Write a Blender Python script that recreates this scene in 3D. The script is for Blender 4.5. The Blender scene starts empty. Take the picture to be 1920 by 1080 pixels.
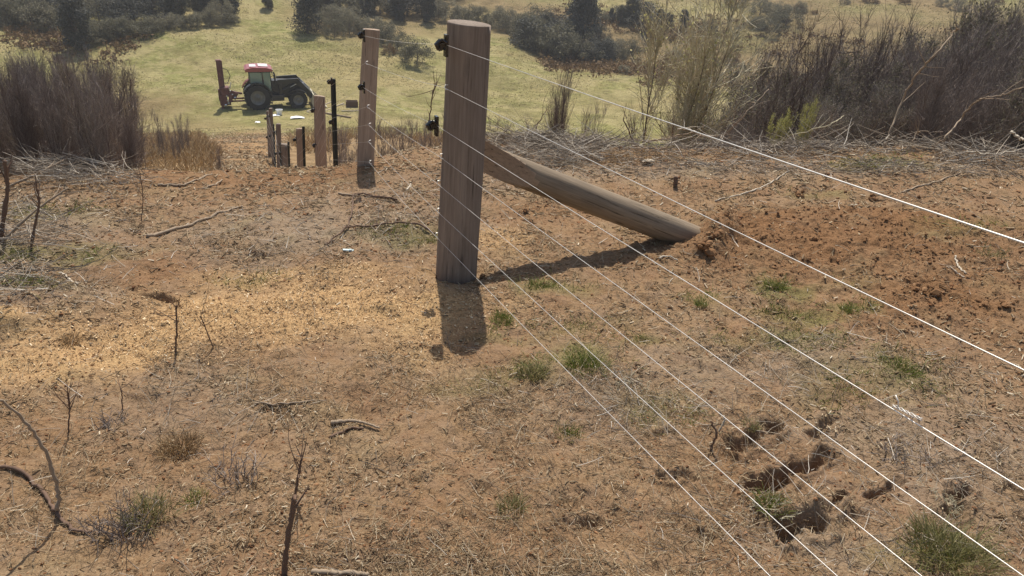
import bpy, math, random
import numpy as np
from mathutils import Matrix, Vector
scene = bpy.context.scene
COL = scene.collection
rnd = random.Random(7)
RS = np.random.RandomState

# ---------------------------------------------------------------- camera, world, sun
EYE = np.array([0.0, 0.0, 1.68]); FPX = 1400.0
_t = math.radians(25.6); _r = math.radians(4.0)
FW = np.array([0, math.cos(_t), -math.sin(_t)]); _u0 = np.array([0, math.sin(_t), math.cos(_t)]); _r0 = np.array([1.0, 0, 0])
RT = math.cos(_r) * _r0 + math.sin(_r) * _u0
UP = -math.sin(_r) * _r0 + math.cos(_r) * _u0
cd = bpy.data.cameras.new('camera'); cam = bpy.data.objects.new('camera', cd); COL.objects.link(cam)
cd.sensor_width = 36; cd.lens = 36 * FPX / 1920; cd.clip_start = 0.05; cd.clip_end = 3000
cam.matrix_world = Matrix(((RT[0], UP[0], -FW[0], EYE[0]), (RT[1], UP[1], -FW[1], EYE[1]), (RT[2], UP[2], -FW[2], EYE[2]), (0, 0, 0, 1)))
scene.camera = cam
SUN_EL, SUN_AZ = 60.4, -6.9          # azimuth from +Y towards +X
world = bpy.data.worlds.new("World"); scene.world = world; world.use_nodes = True
wn = world.node_tree; bg = wn.nodes['Background']
sky = wn.nodes.new('ShaderNodeTexSky'); sky.sky_type = 'NISHITA'; sky.sun_disc = False
sky.sun_elevation = math.radians(SUN_EL); sky.sun_rotation = math.radians(SUN_AZ)
sky.air_density = 1.2; sky.dust_density = 2.5; sky.ozone_density = 1.0
wn.links.new(sky.outputs[0], bg.inputs[0]); bg.inputs[1].default_value = 0.105
sl = bpy.data.lights.new('sun', 'SUN'); sl.energy = 4.9; sl.angle = math.radians(0.53); sl.color = (1.0, 0.935, 0.82)
so = bpy.data.objects.new('sun', sl); COL.objects.link(so)
sd = Vector((math.sin(math.radians(SUN_AZ)) * math.cos(math.radians(SUN_EL)), math.cos(math.radians(SUN_AZ)) * math.cos(math.radians(SUN_EL)), math.sin(math.radians(SUN_EL))))
so.rotation_euler = sd.to_track_quat('Z', 'Y').to_euler(); so.location = sd * 50
scene.view_settings.view_transform = 'Standard'; scene.view_settings.look = 'None'
scene.view_settings.exposure = 0.2; scene.view_settings.gamma = 1.0
try:
    scene.cycles.max_bounces = 6; scene.cycles.diffuse_bounces = 3; scene.cycles.transparent_max_bounces = 8
except Exception: pass

# ---------------------------------------------------------------- numeric helpers
def ray(px, py):
    px = np.asarray(px, float); py = np.asarray(py, float)
    d = FW * FPX + RT * (px[..., None] - 960) - UP * (py[..., None] - 540)
    return d / np.linalg.norm(d, axis=-1, keepdims=True)
def sstep(a, b, x):
    t = np.clip((x - a) / (b - a), 0, 1); return t * t * (3 - 2 * t)
def hash2(ix, iy, seed):
    h = (ix.astype(np.int64) * 374761393 + iy.astype(np.int64) * 668265263 + seed * 1442695041) & 0xffffffff
    h = ((h ^ (h >> 13)) * 1274126177) & 0xffffffff
    h = ((h ^ (h >> 16)) * 2246822519) & 0xffffffff
    return ((h ^ (h >> 15)) & 0xffffff) / float(0xffffff)
def vn(x, y, wl, seed=0):
    x = x / wl + seed * 17.31; y = y / wl - seed * 9.77
    ix = np.floor(x); iy = np.floor(y); fx = x - ix; fy = y - iy
    fx = fx * fx * fx * (fx * (fx * 6 - 15) + 10); fy = fy * fy * fy * (fy * (fy * 6 - 15) + 10)
    a = hash2(ix, iy, seed); b = hash2(ix + 1, iy, seed); c = hash2(ix, iy + 1, seed); d = hash2(ix + 1, iy + 1, seed)
    return (a + (b - a) * fx + (c - a) * fy + (a - b - c + d) * fx * fy) * 2 - 1
def rot(x, y, a):
    c, s = math.cos(a), math.sin(a); return x * c - y * s, x * s + y * c
def fbm(x, y, wl, octs=4, seed=0, gain=.5):
    s = 0; amp = 1; tot = 0
    for k in range(octs):
        xr, yr = rot(x, y, .6 + k * 1.1)
        s = s + amp * vn(xr, yr, wl, seed + k * 5); tot += amp; amp *= gain; wl *= .5
    return s / tot
def cells(x, y, wl, seed):            # distance to the nearest jittered point, 0..~1
    x = x / wl; y = y / wl; ix = np.floor(x); iy = np.floor(y); best = np.full(np.shape(x), 9.0)
    for dx in (-1, 0, 1):
        for dy in (-1, 0, 1):
            cx = ix + dx; cy = iy + dy
            jx = cx + hash2(cx, cy, seed); jy = cy + hash2(cx, cy, seed + 3)
            rr = .35 + .65 * hash2(cx, cy, seed + 7)
            best = np.minimum(best, np.hypot(x - jx, y - jy) / rr)
    return best

# ---------------------------------------------------------------- terrain
_pr = np.array([[0, 0], [3.6, 0], [5, -.07], [6.2, -.17], [6.7, -.26], [7.3, -.62], [8, -1.02], [9, -1.45], [11, -2.2], [12.5, -2.68], [14, -2.95], [15.5, -3.0], [17, -3.12], [18.5, -3.40],
    [20, -3.75], [24, -4.70], [30, -6.1], [38, -7.95], [43, -9.0], [47, -9.5], [51, -9.6], [56, -9.3], [62, -8.75], [70, -7.8], [78, -6.75], [88, -5.1], [100, -2.9], [112, -.4], [130, 3], [160, 7], [220, 12], [300, 17], [900, 30]])
_rt = np.linspace(0, 900, 9001); _zt = np.interp(_rt, _pr[:, 0], _pr[:, 1])
def _sm(z, n):
    k = np.ones(n) / n; return np.convolve(np.pad(z, n // 2, mode='edge'), k, mode='same')[n // 2:n // 2 + len(z)]
_z1 = _sm(_zt, 7); _z2 = _sm(_sm(_zt, 81), 61); _w = sstep(22, 40, _rt); _zt = _z1 * (1 - _w) + _z2 * _w
def Hm(x, y):
    x = np.asarray(x, float); y = np.asarray(y, float)
    r = np.hypot(x, y); az = np.degrees(np.arctan2(x, y)); az = np.where(y < 0, np.clip(az, -90, 90), az)
    rc = .9 * sstep(-17, 0, az) + .9 * sstep(5, 35, az) + .5 * sstep(-22, -34, az)      # the edge of the flat sits farther off to the right
    rs = np.where(r > 4, r - rc * sstep(4, 6, r) * (1 - sstep(14, 40, r)), r)
    z = np.interp(rs, _rt, _zt)
    bank = np.interp(r, [0, 5.8, 6.5, 7, 8, 9, 11, 14, 15.5, 18, 20, 24], [0, -.13, -.24, -.39, -.72, -1.03, -1.62, -2.44, -2.75, -3.28, -3.72, -4.70])
    z = np.where(r > 5.8, z + (np.maximum(bank, z) - z) * sstep(-18.0, -20.0, az) * (1 - sstep(21, 24, r)), z)      # the track runs down an even slope
    keep = .5 * sstep(14, 30, az) * (1 - sstep(18, 45, r))
    z = z * (1 - keep)
    z = z + .03 * np.clip(x, -6, 6) * (1 - sstep(7.5, 14, r))
    und = sstep(25, 60, r)
    z = z + und * (.9 * vn(x, y, 38, 3) + .35 * vn(x, y, 13, 4) + .12 * vn(x, y, 4.5, 8))
    z = z + .04 * fbm(x, y, 1.6, 2, 11) * sstep(1.0, 2.5, r) * (1 - und)
    # terrace cut by the gully on the far side, right of centre
    g = np.exp(-((r - 70 - 6 * np.sin(az * .12)) / 6.0) ** 2) * sstep(-2, 4, az) * (1 - sstep(20, 30, az))
    z = z - 1.3 * g
    return z
def gnd_of(fn, px, py, far=400):
    px = np.atleast_1d(np.asarray(px, float)); py = np.atleast_1d(np.asarray(py, float))
    d = ray(px, py); t = np.exp(np.linspace(math.log(.6), math.log(far), 1500))
    P = EYE + d[:, None, :] * t[None, :, None]
    diff = P[..., 2] - fn(P[..., 0], P[..., 1])
    idx = np.argmax(diff < 0, axis=1); idx = np.where(idx == 0, len(t) - 1, idx)
    a = diff[np.arange(len(px)), idx - 1]; b = diff[np.arange(len(px)), idx]
    w = np.clip(a / (a - b + 1e-9), 0, 1); tt = t[idx - 1] + (t[idx] - t[idx - 1]) * w
    return EYE + d * tt[:, None]
def G(px, py): return gnd_of(Hm, px, py)[0]
def ell(x, y, px, py, rx, ry, ang=0.0):   # soft elliptical patch on the ground: 1 in its middle, ~0 beyond 1.5 radii
    ca, sa = math.cos(math.radians(ang)), math.sin(math.radians(ang))
    q = gnd_of(Hm, [px, px + rx * ca, px - ry * sa * .5], [py, py + rx * sa, py + ry * ca], 8.2 if py > 299 else 300)
    c = q[0]; A = np.array([[q[1][0] - c[0], q[2][0] - c[0]], [q[1][1] - c[1], q[2][1] - c[1]]])
    Ai = np.linalg.inv(A); dx = x - c[0]; dy = y - c[1]
    u = Ai[0, 0] * dx + Ai[0, 1] * dy; v = Ai[1, 0] * dx + Ai[1, 1] * dy
    return np.exp(-(u * u + v * v) ** 1.4 * .7)
def patches(x, y, lst):
    m = np.zeros(np.shape(x))
    for p in lst: m = np.maximum(m, ell(x, y, *p[:4], ang=p[5] if len(p) > 5 else 0) * p[4])
    return m
MULCH = [(650, 570, 240, 38, 1.0), (450, 598, 220, 42, 1.1), (260, 636, 230, 42, 1.0, -8), (60, 700, 150, 40, .75, -8), (800, 600, 110, 60, .65), (930, 455, 70, 22, .5),
         (465, 275, 58, 42, .45), (560, 520, 200, 22, .6), (15, 612, 40, 14, .7)]
RED = [(1610, 450, 300, 85, 1.15), (1760, 560, 220, 70, .95), (1460, 430, 120, 50, 1), (430, 330, 330, 26, .7), (600, 322, 150, 20, .8), (1020, 395, 150, 28, .6), (230, 500, 200, 55, .6), (120, 590, 180, 26, .5),
       (1850, 660, 180, 60, .6), (880, 960, 300, 90, .35), (200, 850, 300, 110, .35), (1330, 455, 60, 40, .8), (1420, 860, 180, 60, .5)]
GREY = [(620, 425, 240, 50, .8), (1400, 320, 520, 14, .8), (1530, 690, 320, 70, .55), (60, 430, 170, 90, .8), (50, 560, 130, 50, .8), (1760, 850, 260, 110, .65), (1180, 740, 150, 70, .6), (1010, 330, 130, 22, .8),
        (480, 470, 160, 40, .5), (700, 370, 140, 26, .6), (1640, 1000, 300, 60, .5), (330, 760, 160, 60, .45)]
GREEN = [(955, 625, 60, 18, .6), (1215, 640, 50, 14, .7), (1330, 562, 60, 15, .55), (1260, 770, 80, 28, .5), (1480, 640, 130, 25, .65), (1620, 725, 130, 40, .55), (1030, 535, 70, 14, .6), (1120, 620, 80, 20, .5), (900, 730, 60, 20, .35), (1540, 540, 60, 14, .5), (90, 480, 120, 18, .9), (90, 395, 90, 16, .7), (70, 545, 60, 24, .8), (760, 440, 80, 18, .7), (1500, 585, 100, 18, .8), (1640, 306, 90, 12, 1.0), (1100, 675, 70, 28, .8), (990, 690, 60, 25, .6),
         (1450, 540, 45, 14, .9), (1780, 1030, 90, 40, .8), (1690, 690, 70, 26, .6), (1520, 360, 40, 10, .6), (560, 720, 1, 1, 0), (1590, 580, 40, 12, .8), (1800, 430, 90, 20, .4), (470, 520, 70, 20, .3)]
HOLES = [((1382, 838), (1448, 792), .030, .09), ((1408, 915), (1470, 892), .036, .10), ((1470, 892), (1560, 848), .024, .075), ((1476, 1000), (1525, 985), .036, .10), ((1535, 965), (1580, 930), .016, .05),
         ((1245, 898), (1295, 893), .022, .035), ((1778, 962), (1805, 915), .026, .075), ((1525, 810), (1560, 790), .022, .05), ((1635, 925), (1690, 900), .018, .045), ((1885, 925), (1920, 935), .02, .05),
         ((1070, 962), (1120, 960), .02, .025), ((1700, 545), (1740, 550), .03, .05), ((470, 478), (500, 478), .03, .035), ((240, 540), (262, 545), .03, .04), ((285, 558), (318, 560), .03, .035), ((1010, 1000), (1050, 1002), .014, .018),
         ((1305, 1000), (1330, 1015), .02, .03), ((1230, 815), (1260, 810), .02, .035)]
MOUNDS = [(1600, 450, 260, 70, .07), (1330, 470, 34, 26, .07), (1352, 440, 26, 26, .10), (1330, 420, 30, 18, .05), (700, 325, 60, 12, .05), (1780, 560, 150, 50, .05), (10, 612, 50, 16, .05), (1415, 880, 60, 14, .02), (60, 560, 120, 30, .05),
          (1500, 950, 90, 20, .03), (700, 800, 50, 8, .015)]
def feats(x, y):
    z = np.zeros(np.shape(x))
    for m in MOUNDS: z = z + m[4] * ell(x, y, *m[:4])
    for a, b, w, dp in HOLES:
        q = gnd_of(Hm, [a[0], b[0]], [a[1], b[1]])[:, :2]; v = q[1] - q[0]; L2 = v @ v + 1e-9
        wx = x + .022 * vn(x, y, .07, 61) + .008 * vn(x, y, .02, 63); wy = y + .022 * vn(x, y, .07, 62) + .008 * vn(x, y, .02, 64)
        t = np.clip(((wx - q[0][0]) * v[0] + (wy - q[0][1]) * v[1]) / L2, 0, 1)
        d = np.hypot(wx - q[0][0] - t * v[0], wy - q[0][1] - t * v[1])
        z = z - dp * .75 * (1 - sstep(w * .35, w * 1.2, d)) * (.75 + .35 * vn(x, y, .06, 65)) + dp * .22 * np.exp(-((d - w * 1.7) / (w * .5)) ** 2)
    return z
def Hfull(x, y, red=None):
    x = np.asarray(x, float); y = np.asarray(y, float); r = np.hypot(x, y)
    z = Hm(x, y)
    near = 1 - sstep(12, 22, r)
    zz = z.copy()
    if red is None: red = patches(x, y, RED[:3] + RED[11:12])
    red = np.clip(red * 1.3, 0, 1)
    f = feats(x, y)
    n = .022 * fbm(x, y, .55, 3, 21) + .026 * fbm(x, y, .14, 3, 31, .65) + .006 * np.abs(fbm(x, y, .06, 2, 36))
    c = cells(x + .02 * vn(x, y, .06, 5), y + .02 * vn(x, y, .06, 6), .085, 41)
    n = n + (.006 + .028 * red) * np.clip(.55 - c, 0, 1) ** .7
    c2 = cells(x, y, .034, 47)
    n = n + (.003 + .012 * red) * np.clip(.6 - c2, 0, 1)
    n = n - .030 * np.clip(vn(x, y, .27, 71) - .45, 0, 1) * 2           # little hollows
    c3 = cells(x, y, .21, 53); hm = np.clip(vn(x, y, .9, 72) * 2, 0, 1)
    n = n + .022 * hm * np.clip(.42 - c3, 0, 1)
    zz = zz + near * (n + f)
    zz = zz + (1 - near) * (.05 * fbm(x, y, 1.3, 3, 81) * (1 - sstep(120, 200, r)))
    return zz
def Gf(px, py): return gnd_of(Hfull, px, py)

# ---------------------------------------------------------------- mesh helpers
def mkmesh(name, V, F, smooth=False):
    V = np.asarray(V, np.float32).reshape(-1, 3); me = bpy.data.meshes.new(name)
    fl = [np.asarray(f, np.int32) for f in (F if isinstance(F, (list, tuple)) else [F]) if len(f)]
    me.vertices.add(len(V)); me.vertices.foreach_set('co', V.ravel())
    loops = np.concatenate([f.ravel() for f in fl]); tot = np.concatenate([np.full(len(f), f.shape[1], np.int32) for f in fl])
    st = np.concatenate([[0], np.cumsum(tot)[:-1]]).astype(np.int32)
    me.loops.add(len(loops)); me.loops.foreach_set('vertex_index', loops)
    me.polygons.add(len(tot)); me.polygons.foreach_set('loop_start', st); me.polygons.foreach_set('loop_total', tot)
    me.polygons.foreach_set('use_smooth', np.full(len(tot), smooth)); me.update(calc_edges=True); me.validate(); return me
def link(name, me, mat=None, parent=None, **kw):
    if mat is not None and not me.materials: me.materials.append(mat)
    o = bpy.data.objects.new(name, me); COL.objects.link(o); o.parent = parent
    for k, v in kw.items():
        if v: o[k] = v
    return o
def thing(name, label, cat, loc=(0, 0, 0), rz=0.0, group=None, scale=1.0):
    o = bpy.data.objects.new(name, None); COL.objects.link(o); o.location = [float(v) for v in loc]; o.rotation_euler = (0, 0, rz)
    o.scale = (scale,) * 3 if not isinstance(scale, tuple) else scale; o.empty_display_size = .1
    o['label'] = label; o['category'] = cat
    if group: o['group'] = group
    return o
def dup(root, label, loc, rz, scale, group=None):
    r = root.copy(); COL.objects.link(r); r.location = [float(v) for v in loc]; r.rotation_euler = (0, 0, rz)
    r.scale = (scale,) * 3 if not isinstance(scale, tuple) else scale
    r['label'] = label
    if group: r['group'] = group
    for ch in list(root.children):
        c = ch.copy(); COL.objects.link(c); c.parent = r
        for g in list(ch.children):
            d = g.copy(); COL.objects.link(d); d.parent = c
    return r
def norm(v): return v / (np.linalg.norm(v, axis=-1, keepdims=True) + 1e-12)
def tubes(P, r0, r1, sides=3, rng=None, prof=None, caps=True):
    """P (N,K,3) paths; r0,r1 radii at the ends (N,) -> verts, quads(+caps)"""
    P = np.asarray(P, float); N, K, _ = P.shape; rng = rng or RS(1)
    r0 = np.broadcast_to(np.asarray(r0, float), (N,)); r1 = np.broadcast_to(np.asarray(r1, float), (N,))
    T = np.gradient(P, axis=1); T = norm(T)
    ref = norm(rng.randn(N, 3)) if N > 1 else np.array([[.3, .2, .93]])
    tm = norm(T.mean(1)); ref = norm(ref - (ref * tm).sum(-1, keepdims=True) * tm)
    Uv = norm(ref[:, None, :] - (ref[:, None, :] * T).sum(-1, keepdims=True) * T); Vv = np.cross(T, Uv)
    s = np.linspace(0, 1, K); R = r0[:, None] * (1 - s) + r1[:, None] * s
    if prof is not None: R = R * prof
    a = np.arange(sides) * 2 * math.pi / sides
    V = P[:, :, None, :] + R[:, :, None, None] * (np.cos(a)[None, None, :, None] * Uv[:, :, None, :] + np.sin(a)[None, None, :, None] * Vv[:, :, None, :])
    base = (np.arange(N) * K * sides)[:, None, None]; k = np.arange(K - 1)[None, :, None] * sides; j = np.arange(sides)[None, None, :]; j2 = (j + 1) % sides
    Q = np.stack([base + k + j, base + k + j2, base + k + sides + j2, base + k + sides + j], -1).reshape(-1, 4)
    out = [Q]
    if caps and sides > 2:
        c0 = base[:, 0, :] + np.arange(sides)[None, ::-1]; c1 = base[:, 0, :] + (K - 1) * sides + np.arange(sides)[None, :]
        out += [c0, c1] if sides != 4 else [np.concatenate([c0, c1])]
    return V.reshape(-1, 3), out
def merge(*parts):
    Vs, Fs, off = [], {}, 0
    for V, F in parts:
        for f in F:
            if len(f): Fs.setdefault(f.shape[1], []).append(f + off)
        Vs.append(V); off += len(V)
    return np.concatenate(Vs), [np.concatenate(v) for v in Fs.values()]
def grow(P0, D, L, K, up=0.0, wob=0.1, rng=None, grav=None):
    rng = rng or RS(2); P0 = np.asarray(P0, float); D = norm(np.asarray(D, float)); N = len(P0)
    L = np.broadcast_to(np.asarray(L, float), (N,)); out = [P0]; p = P0
    for k in range(K):
        D = norm(D + np.array([0, 0, up]) + wob * rng.randn(N, 3)); p = p + D * (L / K)[:, None]; out.append(p)
    return np.stack(out, 1)
def sample(paths, n, t0, t1, rng):
    """n random points with tangents along random paths"""
    N, K, _ = paths.shape; i = rng.randint(0, N, n); t = (t0 + (t1 - t0) * rng.rand(n)) * (K - 1); k = np.minimum(t.astype(int), K - 2); f = (t - k)[:, None]
    return paths[i, k] * (1 - f) + paths[i, k + 1] * f, norm(paths[i, k + 1] - paths[i, k]), t / (K - 1)
def leaves(C, size, rng, upb=.3, asp=.5):
    """diamond leaves at C"""
    N = len(C); a = norm(rng.randn(N, 3)); b = norm(np.cross(a, norm(rng.randn(N, 3) + np.array([0, 0, upb])))); s = (size * (.6 + .8 * rng.rand(N)))[:, None]
    V = np.stack([C - a * s, C + b * s * asp, C + a * s, C - b * s * asp], 1).reshape(-1, 3)
    return V, [np.arange(N * 4).reshape(-1, 4)]
_t5 = (1 + 5 ** .5) / 2
ICO = norm(np.array([(-1, _t5, 0), (1, _t5, 0), (-1, -_t5, 0), (1, -_t5, 0), (0, -1, _t5), (0, 1, _t5), (0, -1, -_t5), (0, 1, -_t5), (_t5, 0, -1), (_t5, 0, 1), (-_t5, 0, -1), (-_t5, 0, 1)], float))
ICF = np.array([(0, 11, 5), (0, 5, 1), (0, 1, 7), (0, 7, 10), (0, 10, 11), (1, 5, 9), (5, 11, 4), (11, 10, 2), (10, 7, 6), (7, 1, 8), (3, 9, 4), (3, 4, 2), (3, 2, 6), (3, 6, 8), (3, 8, 9), (4, 9, 5), (2, 4, 11), (6, 2, 10), (8, 6, 7), (9, 8, 1)])
def blobs(C, size, rng, squash=.7, jit=.35):
    N = len(C); S = np.asarray(size)[:, None, None] * np.stack([.7 + .6 * rng.rand(N), .7 + .6 * rng.rand(N), squash * (.7 + .6 * rng.rand(N))], -1)[:, None, :]
    V = ICO[None] * (1 + jit * (rng.rand(N, 12, 1) * 2 - 1)) * S
    a = rng.rand(N) * 6.28; c, s = np.cos(a)[:, None], np.sin(a)[:, None]
    V = np.stack([V[..., 0] * c - V[..., 1] * s, V[..., 0] * s + V[..., 1] * c, V[..., 2]], -1) + C[:, None, :]
    return V.reshape(-1, 3), [(ICF[None] + (np.arange(N) * 12)[:, None, None]).reshape(-1, 3)]

# ---------------------------------------------------------------- materials
def newmat(name, rough=.9, spec=.2):
    m = bpy.data.materials.new(name); m.use_nodes = True; nt = m.node_tree; b = nt.nodes['Principled BSDF']
    b.inputs['Roughness'].default_value = rough; b.inputs['Specular IOR Level'].default_value = spec; return m, nt, b
def nd(nt, t, **kw):
    n = nt.nodes.new(t)
    for k, v in kw.items():
        if hasattr(n, k): setattr(n, k, v)
        else: n.inputs[k].default_value = v
    return n
def ramp(nt, src, stops):
    r = nt.nodes.new('ShaderNodeValToRGB'); e = r.color_ramp.elements
    while len(e) < len(stops): e.new(.5)
    for el, (p, c) in zip(e, stops): el.position = p; el.color = (*c, 1)
    nt.links.new(src, r.inputs[0]); return r.outputs[0]
def noise(nt, scale, detail=4, vec=None, rough=.6):
    n = nd(nt, 'ShaderNodeTexNoise'); n.inputs['Scale'].default_value = scale; n.inputs['Detail'].default_value = detail; n.inputs['Roughness'].default_value = rough
    if vec is not None: nt.links.new(vec, n.inputs['Vector'])
    return n.outputs['Fac']
def mixc(nt, fac, a, b, mode='MIX'):
    m = nt.nodes.new('ShaderNodeMix'); m.data_type = 'RGBA'; m.blend_type = mode
    for s, v in ((m.inputs[0], fac), (m.inputs[6], a), (m.inputs[7], b)):
        if isinstance(v, (int, float)): s.default_value = v
        elif isinstance(v, tuple): s.default_value = (*v, 1)
        else: nt.links.new(v, s)
    return m.outputs[2]
def math_(nt, op, a, b=0.0, clamp=False):
    m = nt.nodes.new('ShaderNodeMath'); m.operation = op; m.use_clamp = clamp
    for s, v in ((m.inputs[0], a), (m.inputs[1], b)):
        if isinstance(v, (int, float)): s.default_value = v
        else: nt.links.new(v, s)
    return m.outputs[0]
def bump(nt, b, h, strength=.4, dist=.01):
    n = nt.nodes.new('ShaderNodeBump'); n.inputs['Strength'].default_value = strength; n.inputs['Distance'].default_value = dist
    nt.links.new(h, n.inputs['Height']); nt.links.new(n.outputs[0], b.inputs['Normal'])
def coord(nt, out='Object', scale=None):
    t = nt.nodes.new('ShaderNodeTexCoord'); o = t.outputs[out]
    if scale:
        m = nt.nodes.new('ShaderNodeMapping'); m.inputs['Scale'].default_value = scale; nt.links.new(o, m.inputs[0]); o = m.outputs[0]
    return o
def island_mat(name, stops, rough=.85, spec=.2, transl=0.0, patch=None):
    """each blade, twig or leaf takes its own colour"""
    m, nt, b = newmat(name, rough, spec); g = nt.nodes.new('ShaderNodeNewGeometry'); src = g.outputs['Random Per Island']
    if patch:
        src = math_(nt, 'ADD', math_(nt, 'MULTIPLY', src, .6), math_(nt, 'MULTIPLY', math_(nt, 'SUBTRACT', noise(nt, patch, 3, coord(nt)), .3), 1.0), True)
    c = ramp(nt, src, stops); nt.links.new(c, b.inputs['Base Color'])
    if transl:
        tr = nt.nodes.new('ShaderNodeBsdfTranslucent'); mx = nt.nodes.new('ShaderNodeMixShader'); mx.inputs[0].default_value = transl
        nt.links.new(c, tr.inputs[0]); nt.links.new(b.outputs[0], mx.inputs[1]); nt.links.new(tr.outputs[0], mx.inputs[2]); nt.links.new(mx.outputs[0], nt.nodes['Material Output'].inputs[0])
    return m
def plain(name, col, rough=.5, spec=.4, metal=0.0, var=.25, nscale=6):
    m, nt, b = newmat(name, rough, spec); b.inputs['Metallic'].default_value = metal
    f = noise(nt, nscale, 5, coord(nt)); c = ramp(nt, f, [(.3, tuple(v * (1 - var) for v in col)), (.7, tuple(min(1, v * (1 + var)) for v in col))])
    nt.links.new(c, b.inputs['Base Color']); return m
def wood_mat(name, base, dark, light, foot_tone=None):
    m, nt, b = newmat(name, .85, .15)
    v = coord(nt, 'Object', (34, 34, 1.6)); n1 = noise(nt, 1.0, 6, v, .65)
    v2 = coord(nt, 'Object', (5, 5, 2.2)); n2 = noise(nt, 1.0, 5, v2)
    v3 = coord(nt, 'Object', (140, 140, 5)); n3 = noise(nt, 1.0, 3, v3)
    c = ramp(nt, n1, [(.28, dark), (.5, base), (.75, light)])
    c = mixc(nt, ramp(nt, n2, [(.4, (0, 0, 0)), (.66, (.75, .75, .75))]), c, tuple(v * .6 for v in base), 'MIX')
    c = mixc(nt, .35, c, ramp(nt, n3, [(.3, tuple(v * .5 for v in base)), (.7, tuple(min(1, v * 1.3) for v in base))]))
    knots = nt.nodes.new('ShaderNodeTexVoronoi'); knots.inputs['Scale'].default_value = 1; nt.links.new(coord(nt, 'Object', (9, 9, 2.6)), knots.inputs['Vector'])
    c = mixc(nt, ramp(nt, knots.outputs['Distance'], [(.05, (.8, .8, .8)), (.12, (0, 0, 0))]), c, tuple(v * .35 for v in base))
    if foot_tone:
        sp = nt.nodes.new('ShaderNodeSeparateXYZ'); nt.links.new(coord(nt), sp.inputs[0])
        h = math_(nt, 'ADD', sp.outputs[2], math_(nt, 'MULTIPLY', noise(nt, 14, 4, coord(nt)), .06))
        mr = nt.nodes.new('ShaderNodeMapRange'); mr.inputs[1].default_value = foot_tone[0]; mr.inputs[2].default_value = foot_tone[1]; mr.inputs[3].default_value = 1; mr.inputs[4].default_value = 0
        nt.links.new(h, mr.inputs[0]); c = mixc(nt, math_(nt, 'MULTIPLY', mr.outputs[0], .6), c, foot_tone[2])  # blends in a darker tone towards the bottom of the log
    nt.links.new(c, b.inputs['Base Color']); ck = ramp(nt, noise(nt, 1.0, 4, coord(nt, 'Object', (75, 75, 2.2)), .7), [(.60, (0, 0, 0)), (.66, (.85, .85, .85))])
    c = mixc(nt, ck, c, tuple(v * .30 for v in base)); nt.links.new(c, b.inputs['Base Color'])
    bump(nt, b, math_(nt, 'SUBTRACT', n1, ck), .6, .004); return m
M = {}
M['post'] = wood_mat('weathered pine', (.255, .203, .165), (.175, .138, .112), (.325, .268, .22), (.02, .10, (.11, .07, .055)))
M['post2'] = wood_mat('pale pine', (.40, .30, .225), (.28, .20, .145), (.52, .41, .31))
M['brace'] = wood_mat('brace pine', (.27, .21, .15), (.165, .128, .09), (.39, .315, .225))
M['cutwood'] = wood_mat('cut wood', (.37, .275, .20), (.29, .21, .15), (.44, .34, .25))
M['steelgreen'] = plain('dark green steel', (.012, .02, .022), .45, .5)
M['black'] = plain('black plastic', (.012, .012, .013), .22, .6)
M['staple'] = plain('galvanised', (.55, .54, .52), .4, .5, .6)
M['wire'] = plain('bright wire', (.60, .57, .53), .38, .6, .25, .16, 9)
M['twig'] = island_mat('grey twigs', [(.0, (.155, .125, .108)), (.5, (.25, .205, .178)), (.9, (.36, .305, .265)), (1, (.52, .45, .38))])
M['twigdark'] = island_mat('dark twigs', [(.0, (.12, .094, .082)), (.6, (.205, .165, .145)), (1, (.32, .27, .235))])
M['bark'] = island_mat('bark', [(.0, (.09, .065, .055)), (.6, (.15, .11, .095)), (1, (.26, .21, .17))])
M['paletwig'] = island_mat('pale twigs', [(.0, (.30, .26, .17)), (.6, (.46, .41, .28)), (1, (.62, .56, .42))])
M['stick'] = island_mat('dead stick', [(.0, (.23, .17, .12)), (1, (.36, .28, .20))])
M['stickpale'] = island_mat('bleached stick', [(.0, (.40, .34, .27)), (1, (.55, .48, .38))])
M['stickdark'] = island_mat('dark stick', [(.0, (.12, .075, .05)), (1, (.17, .11, .08))])
M['straw'] = island_mat('straw', [(.0, (.17, .115, .065)), (.4, (.29, .205, .12)), (.8, (.44, .34, .21)), (.95, (.58, .47, .32)), (1, (.78, .69, .54))], .75, .25, .3)
M['greystraw'] = island_mat('grey straw', [(.0, (.12, .10, .08)), (.4, (.27, .22, .17)), (.8, (.44, .38, .30)), (1, (.66, .60, .52))], .75, .25, .15)
M['chips'] = island_mat('wood chips', [(.0, (.27, .155, .075)), (.35, (.44, .28, .14)), (.8, (.60, .42, .23)), (1, (.80, .66, .45))], .8, .2)
M['crumb'] = island_mat('soil crumbs', [(.0, (.12, .058, .03)), (.5, (.21, .105, .052)), (1, (.32, .18, .095))], .95, .1)
M['redcrumb'] = island_mat('red soil crumbs', [(.0, (.11, .058, .029)), (.5, (.18, .097, .048)), (1, (.27, .155, .08))], .95, .1)
M['grass'] = island_mat('green grass', [(.0, (.15, .19, .04)), (.5, (.27, .31, .075)), (.9, (.38, .39, .13)), (1, (.52, .45, .25))], .6, .3, .5)
M['sage'] = island_mat('pale grass', [(.0, (.22, .21, .09)), (.5, (.36, .34, .15)), (1, (.52, .46, .27))], .7, .2, .5)
M['pastureblade'] = island_mat('pasture blades', [(.0, (.20, .18, .08)), (.5, (.34, .30, .14)), (1, (.55, .48, .28))], .7, .2, .5)
M['drygrass'] = island_mat('dry grass', [(.0, (.30, .21, .12)), (.5, (.46, .34, .20)), (1, (.64, .51, .33))], .7, .2, .5)
M['yellowleaf'] = island_mat('yellow green leaf', [(.0, (.22, .22, .06)), (1, (.46, .44, .15))], .6, .3, .5)
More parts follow.
